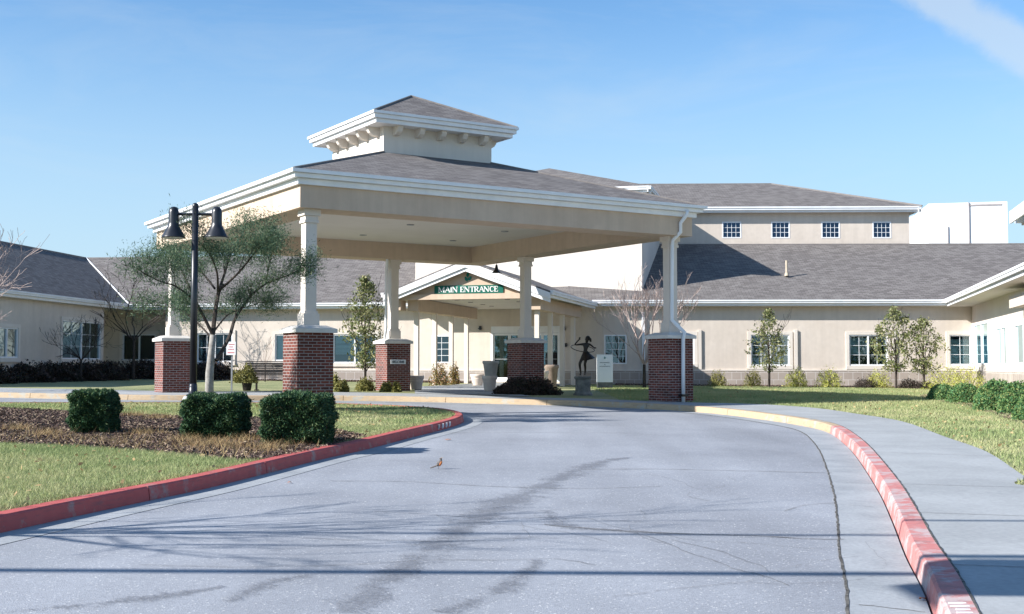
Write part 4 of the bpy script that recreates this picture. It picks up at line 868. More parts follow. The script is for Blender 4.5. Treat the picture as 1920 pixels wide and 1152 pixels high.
# columns on brick piers
PW = .86; po = 5.70-PW/2
rotm = Matrix.Rotation(YAW, 2)
for cx, cy in ((-po-.05, -po-.04), (po, -po), (-po, po), (1.65+PW/2, po), (po, 1.62+PW/2)):
    wp = Vector((CX, CY))+rotm @ Vector((cx, cy)); gz = G(wp.x, wp.y)+KH-.1
    b = LB(); b.box(cx-PW/2, cx+PW/2, cy-PW/2, cy+PW/2, gz, 2.36); pier = b.build('brick_pier', M['brick'], can)
    b = LB(); b.box(cx-.50, cx+.50, cy-.50, cy+.50, 2.36, 2.45); b.frustum(cx, cy, .98, .62, 2.45, 2.53); b.build('pier_cap', M['cap'], pier)
    b = LB(); b.box(cx-.19, cx+.19, cy-.19, cy+.19, 2.53, 2.80); b.box(cx-.16, cx+.16, cy-.16, cy+.16, 2.80, 2.86); b.box(cx-.135, cx+.135, cy-.135, cy+.135, 2.86, 4.86)
    b.box(cx-.17, cx+.17, cy-.17, cy+.17, 4.86, 4.92); b.box(cx-.155, cx+.155, cy-.155, cy+.155, 4.92, 5.02); b.box(cx-.20, cx+.20, cy-.20, cy+.20, 5.02, ZS); b.build('column', M['stucco_cream'], pier)
# welcome plate on the second rear pier
def loc(u, v): return Vector((CX, CY))+rotm @ Vector((u, v))
ux = Vector((math.cos(YAW), math.sin(YAW)))
WWp = (loc(1.65, po-PW/2), ux)
s0, z1 = hit(WWp, 732, 674.5); s1, z0 = hit(WWp, 760, 683)
b = MB(); b.wb(WWp, s0, s1, 0, .03, z0, z1); pl = b.build('welcome_plate', M['sign_white'], can)
text(WWp, 'WELCOME', (s0+s1)/2, (z0+z1)/2, (z1-z0)*.52, .031, (s1-s0)*.82).build('lettering', M['ink'], pl)
for u in (-3.2, 0, 3.2):
    for v in (-3.2, 0, 3.2):
        b = LB(); b.lathe((u, v, ZC-.045), [(.085, 0), (.11, .005), (.11, .025)], 16); b.build('ceiling_light', M['steel'], cl)
# downspout on the right pier: from the front gutter down the column and the pier
dp = LB(); px_ = po-.12; yf = -HB
pts = [(px_+.18, -5.93, 5.84), (px_+.18, -5.93, 5.72), (px_+.10, yf-.05, 5.50), (px_+.10, yf-.05, 5.25), (px_+.02, -5.52, 5.05), (px_+.02, -5.49, 4.9), (px_+.02, -5.46, 3.0), (px_+.02, -5.46, 2.86), (px_+.14, -5.84, 2.52), (px_+.14, -5.78, 2.35), (px_+.14, -5.77, 1.6), (px_+.14, -5.77, .62)]
dp.tube(pts, .052, 8); dp.build('downspout', M['trim'], can, smooth=True)
b = LB(); b.box(px_+.03, px_+.25, -5.86, -5.70, .80, .86); b.build('downspout_strap', M['black'], can)
dp = LB(); xq = 1.60; dp.tube([(xq+.1, po-.3, 5.3), (xq+.14, po-.2, 5.0), (xq+.17, po-.1, 4.8), (xq+.17, po-.1, 2.9), (xq+.12, po-.12, 2.54)], .05, 8); dp.build('downspout', M['trim'], can, smooth=True)
# hanging lantern at the rear corner
hp_ = at(931, 497, 41.2); pl_ = thing('pendant_lamp', 'small dark bell lamp hanging beside the porch gable', 'lamp', hp_)
b = MB(); b.tube([(hp_.x, hp_.y, 5.62), (hp_.x, hp_.y, hp_.z)], .008, 5); b.build('rod', M['black'], pl_)
b = MB(); b.lathe((hp_.x, hp_.y, hp_.z-.28), [(.17, 0), (.12, .05), (.07, .12), (.05, .2), (.03, .29)], 14); b.build('shade', M['black'], pl_, smooth=True)
# ------------------------------------------------------------------ street lamps
def lamp_post(x, y, H, label, arm=.42, rz=0, z0=None, armx=True):
    z0 = G(x, y)+KH-.03; o = thing('street_lamp', label, 'street lamp', (x, y, z0), 0, 'black twin head street lamps')
    b = MB(); b.lathe((x, y, z0), [(.20, 0), (.20, .42), (.17, .47)], 18); b.build('footing', M['concrete'], o)
    b = MB(); b.lathe((x, y, z0+.47), [(.13, 0), (.13, .03), (.085, .05), (.08, .2), (.068, .25)], 14); b.tube([(x, y, z0+.5), (x, y, z0+H-.06)], [.070, .062], 14); b.ball((x, y, z0+H-.06), .066, n=6); b.build('pole', M['black'], o, smooth=True)
    for s in (-1, 1):
        e = Vector((s, 0, 0)) if armx else Vector((0, s, 0)); c = Vector((x, y, z0+H-.22))+e*arm
        b = MB(); b.tube([Vector((x, y, z0+H-.22)), c], .028, 8); b.build('arm', M['black'], o)
        b = MB(); b.lathe(c+Vector((0, 0, -.46)), [(.235, 0), (.225, .02), (.16, .14), (.105, .24), (.10, .30), (.10, .50), (.085, .565), (.05, .60), (.01, .61)], 20); hd = b.build('lamp_head', M['black'], o, smooth=True)
        b = MB(); b.lathe(c+Vector((0, 0, -.475)), [(.18, 0), (.215, .012)], 18); b.build('lens', M['sign_white'], hd)
    return o
lp = at(359, 737, 23.3); zg = G(lp.x, 23.3)+KH-.03; topz = at(363, 381, 23.3).z
lamp_post(lp.x+.03, 23.3, topz-zg, 'black double headed lamp post on the island in front of the canopy')

# ------------------------------------------------------------------ trees
def grow(mb, tips, p, d, l_, r, depth, spread=.5, up=.15, seg=4, kids=(2, 3), shrink=.68, wig=.12, minr=.0035):
    pts = [p]; rs = [r]; q = p.copy(); dd = d.normalized(); n = 3
    for i in range(n):
        dd = (dd+Vector((random.gauss(0, wig), random.gauss(0, wig), random.gauss(0, wig)+up*.3))).normalized(); q = q+dd*(l_/n); pts.append(q.copy()); rs.append(max(minr, r*(1-.42*(i+1)/n)))
    mb.tube(pts, rs, seg, cap=False)
    tips.append((q.copy(), dd.copy(), depth)); tips.append((pts[2].copy(), dd.copy(), depth))
    if depth <= 0: return
    for k in range(random.randint(*kids)):
        ax = Vector((random.gauss(0, 1), random.gauss(0, 1), random.gauss(0, 1))).normalized(); a = random.uniform(.5, 1.2)*spread
        nd = (dd+ax.cross(dd).normalized()*math.tan(a)).normalized(); nd.z += up; src = pts[-1] if k == 0 or random.random() < .5 else pts[random.choice((1, 2))]
        grow(mb, tips, src, nd, l_*shrink*random.uniform(.75, 1.2), max(minr, r*.6), depth-1, spread, up, max(3, seg-1), kids, shrink, wig, minr)
def limb(mb, tips, pts, r0, r1, depth, l_, every=1, **kw):
    """a main limb through given points, side shoots along it"""
    P = smooth_line3(pts, 4); n = len(P); rs = [r0+(r1-r0)*i/(n-1) for i in range(n)]; mb.tube(P, rs, 6, cap=False)
    for i in range(n//3, n, every):
        t = (P[min(i+1, n-1)]-P[i-1]).normalized(); ax = Vector((random.gauss(0, 1), random.gauss(0, 1), random.gauss(0, 1))).normalized()
        d = (t+ax.cross(t)*random.uniform(.4, 1.1)).normalized(); d.z += .25; grow(mb, tips, P[i], d, l_*random.uniform(.6, 1.15)*(1-.35*i/n), rs[i]*.55, depth, **kw)
    t = (P[-1]-P[-2]).normalized(); grow(mb, tips, P[-1], t, l_, r1, depth, **kw)
def smooth_line3(pts, n):
    pts = [Vector(p) for p in pts]; o = []
    for i in range(len(pts)-1):
        p0 = pts[max(i-1, 0)]; p1 = pts[i]; p2 = pts[i+1]; p3 = pts[min(i+2, len(pts)-1)]
        for k in range(n): t = k/n; o.append(.5*((2*p1)+(-p0+p2)*t+(2*p0-5*p1+4*p2-p3)*t*t+(-p0+3*p1-3*p2+p3)*t**3))
    o.append(pts[-1]); return o
# foreground tree on the island (wispy evergreen foliage, open limbs)
TY = 24.8; tb = at(392, 745, TY); tb.z = G(tb.x, TY)+KH-.05
t1 = thing('island_tree', 'open limbed young tree with wispy green foliage beside the lamp post', 'tree', tb)
def z2(x, y, dy=0):
    x = 455+(x-455)*.86; y = 560+(y-560)*.95; return at(240+x/2.88, 360+y/2.88, TY+dy)
br = MB(); br.tube([tb, at(393, 700, TY), at(397, 655, TY), at(399, 628, TY)], [.10, .085, .07, .062], 10); br.build('trunk', M['bark_pale'], t1, smooth=True)
br = MB(); tips = []
kw = dict(spread=.62, up=.06, kids=(2, 3), wig=.16, minr=.004)
limb(br, tips, [at(399, 628, TY), z2(475, 640, .1), z2(495, 540, .2)], .05, .04, 0, .2, every=9, **kw)
for pts, r in (([z2(495, 540, .2), z2(530, 440, .5), z2(575, 320, .8), z2(650, 205, 1.0)], .034), ([z2(500, 530, .2), z2(620, 430, -.3), z2(720, 320, -.6), z2(790, 250, -.8)], .03), ([z2(490, 540, .2), z2(485, 430, -.4), z2(440, 330, -.8), z2(370, 250, -1)], .028),
               ([at(399, 628, TY), z2(390, 660, -.2), z2(340, 570, -.3), z2(280, 450, -.2), z2(230, 360, 0)], .042), ([z2(350, 590, -.3), z2(230, 510, -.6), z2(130, 480, -.8), z2(40, 440, -1)], .022), ([z2(480, 930), z2(560, 800, .3), z2(600, 690, .5), z2(690, 570, .7), z2(790, 495, .8), z2(930, 445, .8), z2(1000, 415, .8)], .045),
               ([z2(440, 790), z2(360, 715, .3), z2(250, 640, .6), z2(130, 620, .8)], .024), ([z2(470, 760), z2(540, 680, .6), z2(620, 640, 1.0), z2(760, 600, 1.3)], .02), ([z2(470, 520, .2), z2(400, 440, .8), z2(300, 370, 1.2), z2(180, 330, 1.4)], .024), ([z2(790, 495, .8), z2(810, 400, .6), z2(830, 320, .5)], .018)):
    limb(br, tips, pts, r, .009, 2, .30, every=2, **kw)
br.build('branches', M['bark'], t1)
P = []; D = []
for p, d, dep in tips:
    if dep > 2: continue
    xx = (p.x/p.y*FPX+960-240)*2.88
    for _ in range(34):
        q = p+Vector((random.gauss(0, .15), random.gauss(0, .15), random.gauss(0, .13))); P.append(q); D.append(d+Vector((random.gauss(0, .5), random.gauss(0, .5), random.gauss(0, .5))))
print('needles', len(P))
leaves('crown', P, .038, M['needle'], t1, aspect=.17, dirs=np.array([tuple(d) for d in D]))
def leafy_tree(px, ybase, ytop, Y, halfw, label, mat='pear', trunk_px=None, n=2600, crown_lo=.33, size=.05, group=None, dens=1, seed=0):
    random.seed(seed)
    b = at(px, ybase, Y); b.z = G(b.x, Y)+KH-.05; H = at(px, ytop, Y).z-b.z; hw = halfw*Y/FPX
    o = thing('young_tree', label, 'tree', b, 0, group)
    tr = MB(); tr.tube([b, b+Vector((.02, 0, H*.28)), b+Vector((-.01, 0, H*.62))], [.055, .045, .028], 8, cap=False); tr.build('trunk', M['bark'], o, smooth=True)
    br = MB(); tips = []
    for k in range(9):
        a = k*2.4; z = H*(crown_lo-.06+.045*k); d = Vector((math.cos(a)*.62, math.sin(a)*.62, 1.0)); grow(br, tips, b+Vector((0, 0, z)), d, H*.26, .018, 2, spread=.4, up=.3, kids=(2, 3), minr=.004)
    br.build('branches', M['bark'], o)
    P = []
    while len(P) < n:
        z = random.random(); prof = math.sin(PI*min(1, (z*.92+.08)))**.7*(1-.25*z)
        a = random.uniform(0, 2*PI); rr = hw*prof*math.sqrt(random.random())*(1+.25*math.sin(3*a+seed)+.15*math.sin(7*z*3+a*2))
        c = b+Vector((rr*math.cos(a), rr*math.sin(a), H*(crown_lo+(1-crown_lo)*z)))
        k = random.randint(4, 14)
        for _ in range(k): P.append(c+Vector((random.gauss(0, .075), random.gauss(0, .075), random.gauss(0, .06))))
    leaves('crown', P, size, M[mat], o, aspect=.5); random.seed(seed+100)
    return o
leafy_tree(684, 733, 520, 43.5, 46, 'leafy olive green young tree between the first and second rear brick piers', n=3600, seed=3, crown_lo=.20, size=.055)
leafy_tree(1442, 726, 583, 49.5, 42, 'slender leafy tree standing alone in front of the left double window of the right facade', n=1900, seed=5, crown_lo=.24, size=.055)
leafy_tree(1680, 727, 578, 49.0, 50, 'wider leafy tree, left one of the pair near the corner of the right facade', n=2500, seed=8, crown_lo=.24, size=.055)
leafy_tree(1732, 729, 598, 48.6, 42, 'narrower leafy tree, right one of the pair near the corner of the right facade', n=2200, seed=11, crown_lo=.24, size=.055)
def bare_tree(px, ybase, Y, label, H, mat='bark', stems=5, depth=4, r=.035, spread=.55, up=.2, name='bare_tree', l0=None, seed=1, trunk=.22, cat='tree', lean=.6, minr=.005):
    random.seed(seed); b = at(px, ybase, Y); b.z = G(b.x, Y)+KH-.05
    o = thing(name, label, cat, b); tr = MB(); tp = b+Vector((0, 0, H*trunk)); tr.tube([b, tp], [r*1.5, r*1.2], 8, cap=False); tr.build('trunk', M['bark'], o, smooth=True)
    br = MB(); tips = []
    for k in range(stems):
        a = 2*PI*k/stems+random.random(); grow(br, tips, tp-Vector((0, 0, .02)), Vector((math.cos(a)*lean, math.sin(a)*lean, 1)), l0 or H*.3, r*.7, depth, spread=spread, up=up, kids=(2, 3), shrink=.74, minr=minr)
    br.build('branches', M[mat], o); return o, tips
bare_tree(1208, 735, 46.5, 'leafless many stemmed tree with pale pinkish twigs left of the right brick pier', 4.3, 'twig_pale', 8, 5, .05, .42, .25, l0=1.15, seed=21, lean=.5, minr=.006)
bare_tree(152, 700, 49.5, 'small dark bare tree in front of the window of the shaded left wing', 2.6, 'bark', 6, 4, .035, .6, .12, l0=.75, seed=23, trunk=.35, lean=1.0)
bare_tree(497, 712, 52, 'tiny leafless sapling behind the bench', 1.9, 'twig_pale', 4, 2, .02, .5, .25, l0=.6, seed=24, trunk=.4)
bare_tree(-80, 735, 36, 'bare tree whose pale twigs reach in from the left edge of the photo', 4.6, 'twig_pale', 6, 5, .05, .6, .1, l0=1.35, seed=27, trunk=.25, lean=.9, minr=.006)
bare_tree(250, 716, 53.5, 'dark bare tree in the shaded corner left of the rear left brick pier', 4.4, 'bark', 6, 4, .05, .6, .12, l0=1.2, seed=29, trunk=.4, lean=1.0, minr=.008)
# tree outside the left of the frame that throws branch shadows on the drive
random.seed(31); b = Vector((-8.6, 8.4, 0)); b.z = G(b.x, b.y)+KH
o = thing('bare_tree', 'leafless tree just outside the left of the frame, shading the drive with its branches', 'tree', b)
tr = MB(); tr.tube([b, b+Vector((.1, 0, 1.6)), b+Vector((0, 0, 2.6))], [.11, .09, .07], 8, cap=False); tr.build('trunk', M['bark'], o); br = MB(); tips = []
for k in range(7):
    a = k*.9+.3; grow(br, tips, b+Vector((0, 0, 1.9+.1*k)), Vector((math.cos(a)*.8, math.sin(a)*.8, 1)), 1.15, .035, 4, spread=.55, up=.12, kids=(2, 3), shrink=.75, minr=.006)
br.build('branches', M['bark'], o)
# unseen tubes added above the view to throw thin shadow bands across the drive
cz = 6.0; dxy = cz/math.tan(R_(SUN_EL))
for y0, r_, lab in ((8.95, .062, 'thick black tube added out of frame to shade a band of the near drive'), (10.75, .034, 'thin black tube added out of frame to shade a line across the drive')):
    cb = MB(); pts = []
    for i in range(25):
        x = -34+i*2.2; pts.append((x, y0-dxy*math.sin(R_(SUN_PHI))+.02*(x), cz+.0006*(x+8)**2))
    cb.tube(pts, r_, 6); tag(cb.build('shadow_tube', M['black']), lab, 'shadow caster')
hb = MB(); hb.box(-5.6, -3.6, 4.05, 5.0, 5.0, 5.5); hb.tube([(-4.6, 4.6, 5.4), (-4.6, 4.6, 6.0)], .02, 6); tag(hb.build('shadow_box', M['black']), 'dark box added out of frame to cast the shadow patch at the lower right', 'cable box')  # unseen box added only to cast the dark patch over the right kerb
# ------------------------------------------------------------------ shrubs
def boxy(x0, x1, y0, y1, Y, label, seed, skew=.0):
    random.seed(seed); rg = np.random.default_rng(seed)
    d_ = .85*(x1-x0)*Y/FPX; xa = (x0-960)/FPX*Y; xb = (x1-960)/FPX*(Y+d_); w_ = xb-xa; h_ = (y1-y0)*Y/FPX; c = Vector(((xa+xb)/2, Y+d_/2, G((xa+xb)/2, Y)+KH-.02))
    o = thing('boxy_hedge', label, 'hedge', c, 0, 'boxy clipped hedges on the island')
    core = MB(); bm = []; nn = 10
    hw, hd = w_/2-.09, d_/2-.09
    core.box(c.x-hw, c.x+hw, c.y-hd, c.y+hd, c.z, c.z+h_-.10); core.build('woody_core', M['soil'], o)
    P = []; D = []
    n = 30000
    f = rg.random(n); u = rg.uniform(-1, 1, n); v = rg.uniform(-1, 1, n)
    X = np.zeros(n); Y_ = np.zeros(n); Z = np.zeros(n); NX = np.zeros((n, 3)); sc = h_/2
    sides = np.array([0, 0, 0, 1, 1, 2, 3, 4, 4, 4])[rg.integers(0, 10, n)]
    for k, (ax, sg) in enumerate(((1, -1), (0, -1), (0, 1), (1, 1), (2, 1))):
        m = sides == k; a = [None]*3; oth = [i for i in range(3) if i != ax]
        arr = [X, Y_, Z]; arr[ax][m] = sg; arr[oth[0]][m] = u[m]; arr[oth[1]][m] = v[m]; NX[m, ax] = sg
    # superellipsoid rounding
    p = 5.5; r = (np.abs(X)**p+np.abs(Y_)**p+np.abs(Z)**p)**(1/p)
    lump = 1+.07*np.sin(X*5+seed)*np.sin(Z*6+seed*2)+.05*np.sin(Y_*7+X*4+seed)+.03*np.sin(X*13+Z*11)
    dep = 1-np.abs(rg.normal(0, .055, n)); dep = dep+(rg.random(n) < .04)*rg.uniform(0, .09, n)
    k = dep*lump/r
    P = np.stack([c.x+X*k*w_/2, c.y+Y_*k*d_/2, np.maximum(c.z+.01, c.z+h_/2+Z*k*h_/2)], 1)
    leaves('foliage', P, .026, M['juniper'], o, aspect=.3, dirs=NX)
    return o
boxy(127, 232, 731, 812, 19.4, 'leftmost and smallest of the three boxy clipped evergreen hedges', 41)
boxy(338, 475, 739, 823, 18.4, 'middle boxy clipped evergreen hedge in front of the tree and lamp post', 42)
boxy(487, 633, 736, 833, 17.5, 'rightmost boxy clipped evergreen hedge, nearest the red kerb', 43)
def shrub(name, px, ybase, ytop, hwpx, Y, mat, label, cat='shrub', n=1400, size=.035, seed=0, group=None, stems=True, round_=True, depth=1.0, aspect=.45):
    rg = np.random.default_rng(seed+500); random.seed(seed)
    if name == 'round_hedge': Y = gp(px, ybase, KH-.02).y+hwpx*.6*Y/FPX; ytop += (ybase-ytop)*.12
    elif cat == 'shrub' and 'facade' in (group or ''): hwpx *= 1.25
    b = at(px, ybase, Y); b.z = G(b.x, Y)+KH-.02; H = (ybase-ytop)*Y/FPX*1.1; hw = hwpx*Y/FPX; o = thing(name, label, cat, b, 0, group)
    d = rg.normal(size=(n, 3)); d[:, 2] = np.abs(d[:, 2])*.9; d /= np.linalg.norm(d, axis=1)[:, None]; d[:, 2] = d[:, 2]*1.25-.12
    az = np.arctan2(d[:, 1], d[:, 0]); kk = .4 if name == 'round_hedge' else 1.2; lump = 1+kk*(.12*np.sin(az*3+seed)+.10*np.sin(az*5+d[:, 2]*6+seed)+.07*np.sin(az*9+d[:, 2]*11))
    rr = (1-np.abs(rg.normal(0, .07 if name == 'round_hedge' else .3 if not round_ else .16, n)))*lump
    P = np.stack([b.x+d[:, 0]*rr*hw, b.y+d[:, 1]*rr*hw*depth, np.maximum(b.z+.01, b.z+H*(.08+.84*d[:, 2]*rr))], 1)
    if stems:
        s = MB()
        for k in range(9):
            a = random.uniform(0, 2*PI); s.tube([b, b+Vector((math.cos(a)*hw*.35, math.sin(a)*hw*.35, H*.45)), b+Vector((math.cos(a)*hw*.7, math.sin(a)*hw*.7, H*.85))], [.012, .009, .004], 4, cap=False)
        s.build('stems', M['bark'], o)
    leaves('foliage', P, size, M[mat], o, aspect=aspect); return o
shrub('round_hedge', 1768, 752, 722, 28, 40.5, 'hedge', 'smallest and farthest rounded green hedge in the row by the right wing', 'hedge', 5000, .035, 51, 'rounded hedges by the right wing')
shrub('round_hedge', 1808, 757, 721, 34, 37.5, 'hedge', 'second rounded green hedge in the row by the right wing', 'hedge', 6000, .035, 52, 'rounded hedges by the right wing')
shrub('round_hedge', 1868, 772, 716, 44, 32.5, 'hedge', 'largest rounded green hedge, third in the row by the right wing', 'hedge', 10000, .035, 53, 'rounded hedges by the right wing')
shrub('round_hedge', 1908, 778, 719, 36, 31.5, 'hedge', 'yellowish rounded hedge beside the largest one near the right edge', 'hedge', 8000, .035, 54, 'rounded hedges by the right wing')
shrub('round_hedge', 1934, 791, 744, 32, 27.0, 'hedge', 'nearest rounded hedge, cut off by the right edge of the photo', 'hedge', 6000, .035, 55, 'rounded hedges by the right wing')
rb = smooth_line([gp(x, y, KH) for x, y in ((1735, 748), (1790, 757), (1850, 772), (1905, 790), (1990, 806), (2060, 800), (2000, 752), (1880, 742), (1735, 740), (1735, 748))], 4); rbp = [(p.x, p.y) for p in rb]
sheet('mulch_bed', rbp, KH-.010, M['soil']); P = scatter(rbp, 14000, KH-.0); tag(leaves('mulch', P, .05, M['mulch'], aspect=.4, dirs=RNG.normal(size=(len(P), 3))*[1, 1, .25]), 'bark mulch under the rounded hedges on the right', 'mulch', kind='stuff')
# wall beds
def wallbed(W, a, b, w0, w1, label):
    A, d = W; n = outn(W); pl = [A+d*a+n*w0, A+d*b+n*w0, A+d*b+n*w1, A+d*a+n*w1]; pl = [(p.x, p.y) for p in pl]; sheet('mulch_bed', pl, KH-.010, M['soil']); P = scatter(pl, 5000, KH); tag(leaves('mulch', P, .06, M['mulch'], aspect=.4), label, 'mulch', kind='stuff')
wallbed(WR, .5, LR-1, .06, 2.2, 'bark mulch along the right facade'); wallbed(WL, 1, LL-.6, .06, 1.8, 'bark mulch along the left facade'); wallbed(WE, .2, 3.1, .06, 1.6, 'bark mulch beside the porch wall')
for i, (x, yb, yt, hw, Y, mat, lab) in enumerate((
    (1346, 729, 703, 14, 50.5, 'olive', 'small sparse olive shrub just right of the right brick pier'),
    (1412, 729, 701, 14, 50.3, 'olive', 'sparse olive shrub left of the lone slender tree'),
    (1494, 729, 697, 17, 50.3, 'yellowgreen', 'yellow green shrub between the lone tree and the facade centre'),
    (1555, 730, 697, 20, 50.0, 'yellowgreen', 'fullest yellow green shrub under the blank part of the right facade'),
    (1622, 731, 714, 18, 49.6, 'darkshrub', 'low dark spreading shrub under the wide window'),
    (1646, 729, 700, 20, 49.9, 'yellowgreen', 'yellow green shrub below the wide window of the right facade'),
    (1705, 733, 716, 17, 49.2, 'darkshrub', 'low dark shrub under the pair of leafy trees'),
    (1735, 732, 718, 16, 48.7, 'darkshrub', 'low dark shrub right of the pair of leafy trees'),
    (1775, 733, 693, 30, 47.0, 'yellowgreen', 'tall yellow green shrub behind the far rounded hedge'),
    (1815, 733, 691, 30, 46.0, 'yellowgreen', 'broad yellow green shrub at the corner of the right wing'))):
    shrub('shrub', x, yb, yt, hw, Y, mat, lab, n=1500, size=.045 if mat != 'yellowgreen' else .05, seed=60+i, round_=False, group='shrubs along the right facade', aspect=.25)
for i, (x, yb, yt, hw, Y, mat, lab) in enumerate((
    (641, 737, 717, 14, 38.5, 'olive', 'round olive shrub right of the front left brick pier'),
    (628, 730, 705, 8, 42, 'olive', 'upright small shrub half behind the front left brick pier'),
    (684, 737, 714, 18, 39.5, 'olive', 'olive shrub under the leafy tree left of the sign pier'),
    (724, 736, 720, 13, 38.9, 'olive', 'small yellowish shrub at the foot of the sign pier, left one'),
    (743, 736, 721, 9, 38.7, 'olive', 'small yellowish shrub at the foot of the sign pier, right one'),
    (824, 722, 683, 18, 47.4, 'rust', 'upright rose bush with reddish tips around the second porch post'),
    (852, 721, 686, 11, 49.6, 'rust', 'narrow rose bush around the third porch post'))):
    shrub('shrub', x, yb, yt, hw, Y, mat, lab, n=1300, size=.04, seed=80+i, round_=False, group='shrubs by the canopy and porch')
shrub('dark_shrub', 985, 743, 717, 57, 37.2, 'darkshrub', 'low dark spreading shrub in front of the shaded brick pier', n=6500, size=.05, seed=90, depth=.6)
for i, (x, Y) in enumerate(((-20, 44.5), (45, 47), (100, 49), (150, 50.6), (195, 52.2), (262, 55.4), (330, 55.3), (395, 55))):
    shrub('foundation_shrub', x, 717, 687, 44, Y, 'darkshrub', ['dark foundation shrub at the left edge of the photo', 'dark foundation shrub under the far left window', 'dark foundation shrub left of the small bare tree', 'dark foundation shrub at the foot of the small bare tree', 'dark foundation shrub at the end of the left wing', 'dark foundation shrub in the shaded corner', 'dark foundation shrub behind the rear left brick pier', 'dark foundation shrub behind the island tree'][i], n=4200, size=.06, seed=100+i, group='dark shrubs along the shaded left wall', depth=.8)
# ------------------------------------------------------------------ pots, bench, signs, statue, bird
def pot(px, ybase, ytop, wpx, Y, mat, label, style=0, top=None, z=None):
    b = at(px, ybase, Y); gz = G(b.x, Y)+KH if z is None else z; H = (ybase-ytop)*Y/FPX; r = wpx*Y/FPX/2; o = thing('planter_pot', label, 'plant pot', (b.x, Y, gz))
    m = MB(); prof = [(.66*r, 0), (.70*r, H*.06), (.84*r, H*.55), (.88*r, H*.60), (.86*r, H*.64), (.90*r, H*.74), (1.0*r, H*.80), (1.0*r, H*.96), (.97*r, H), (.86*r, H), (.82*r, H*.88)] if style == 0 else [(.62*r, 0), (.66*r, H*.05), (.90*r, H*.82), (1.0*r, H*.86), (1.0*r, H*.95), (.96*r, H), (.84*r, H), (.80*r, H*.9)]
    m.lathe((b.x, Y, gz), prof, 28); m.build('body', M[mat], o, smooth=True); s = MB(); s.lathe((b.x, Y, gz+H*.86), [(.84*r, 0), (.83*r, .01)], 20); s.build('soil', M['soil'], o); return gz+H
pot(780, 733, 706.5, 30.5, 41.0, 'pot', 'white clay pot right of the pier with the welcome sign')
pot(895, 719, 698, 27, 47.8, 'pot', 'cream clay pot behind the two stacked pots')
zt_ = pot(918, 737.5, 709, 29, 40.2, 'pot', 'lower one of the two stacked pots before the doors')
pot(920, 709, 675.5, 31, 40.3, 'pot_grey', 'tall grey weathered pot standing in the lower pot', 1, z=zt_-.10)
pot(1034, 719, 677.5, 28, 46.5, 'pot_brown', 'tall brown pot right of the shaded brick pier', 1)
pot(1018, 724, 692, 22, 45.0, 'pot', 'cream pot mostly hidden behind the shaded brick pier')
p = at(463, 732, 38.0); zp = pot(463, 732.5, 713, 21, 38.0, 'pot_dark', 'black pot holding a feathery shrub left of the bench')
shrub('potted_shrub', 460, 713, 684, 24, 38.0, 'olive', 'feathery yellow green shrub growing in the black pot', n=2600, size=.035, seed=130, round_=False, stems=True)
bpy.data.objects['potted_shrub'].location.z = zp-.08
# bench (faces away from the drive)
bx = at(506, 733, 38.6); bz = G(bx.x, 38.6)+KH; bn = thing('bench', 'dark slatted metal bench left of the front brick pier', 'bench', (bx.x, 38.6, bz), R_(3))
M4 = Matrix.Translation(Vector((bx.x, 38.6, bz))) @ Matrix.Rotation(R_(3), 4, 'Z'); bwid = .78
q = MB()
for k in range(8): q.box(-bwid, bwid, -.02-.012*k*-1-.1, .0-.012*k*-1-.1, .50+k*.045, .53+k*.045, M4) if False else q.box(-bwid, bwid, -.12+.01*(7-k), -.10+.01*(7-k), .475+k*.052, .519+k*.052, M4)
q.box(-bwid, bwid, -.15, -.09, .905, .935, M4); q.build('backrest', M['bench'], bn)
q = MB()
for k in range(7): q.box(-bwid, bwid, .0+k*.06, .045+k*.06, .42, .44, M4)
q.build('seat', M['bench'], bn)
for s in (-.45, .45):
    q = MB(); q.box(s-.03, s+.03, .13, .19, 0, .42, M4); q.box(s-.05, s+.05, -.02, .38, -.002, .03, M4); q.box(s-.022, s+.022, -.10, .38, .385, .418, M4); q.build('leg', M['bench'], bn)
for s in (-bwid, bwid):
    q = MB(); q.tube([M4 @ Vector((s, -.08, .62)), M4 @ Vector((s, .3, .64)), M4 @ Vector((s, .4, .58)), M4 @ Vector((s, .4, .43))], .018, 6); q.build('armrest', M['bench'], bn)
# road side notice
sx = at(434, 733, 37.6); sz = G(sx.x, 37.6)+KH; sg = thing('road_sign', 'white rectangular notice with a red bar on a thin post', 'sign', (sx.x, 37.6, sz))
q = MB(); q.box(sx.x-.025, sx.x+.025, 37.6, 37.63, sz-.02, at(434, 642, 37.6).z); q.build('post', M['steel'], sg)
WS = (Vector((sx.x, 37.58)), Vector((1, 0))); q = MB(); s0, s1, z0, z1 = pxop(WS, 424.5, 442, 641, 666); q.wb(WS, s0, s1, 0, .012, z0, z1); bd = q.build('board', M['sign_white'], sg)
q = MB(); q.wb(WS, s0+.04, s1-.04, .0125, .015, z0+.06, z0+.085); 
for k, (a, b) in enumerate(((.07, .06), (.09, .08), (.06, .07))):
    t = s0+a
    while t < s1-b: w_ = random.uniform(.012, .03); q.wb(WS, t, t+w_, .0125, .015, z1-.10-k*.075, z1-.075-k*.075); t += w_+.01
q.build('marking', M['sign_red'], bd)
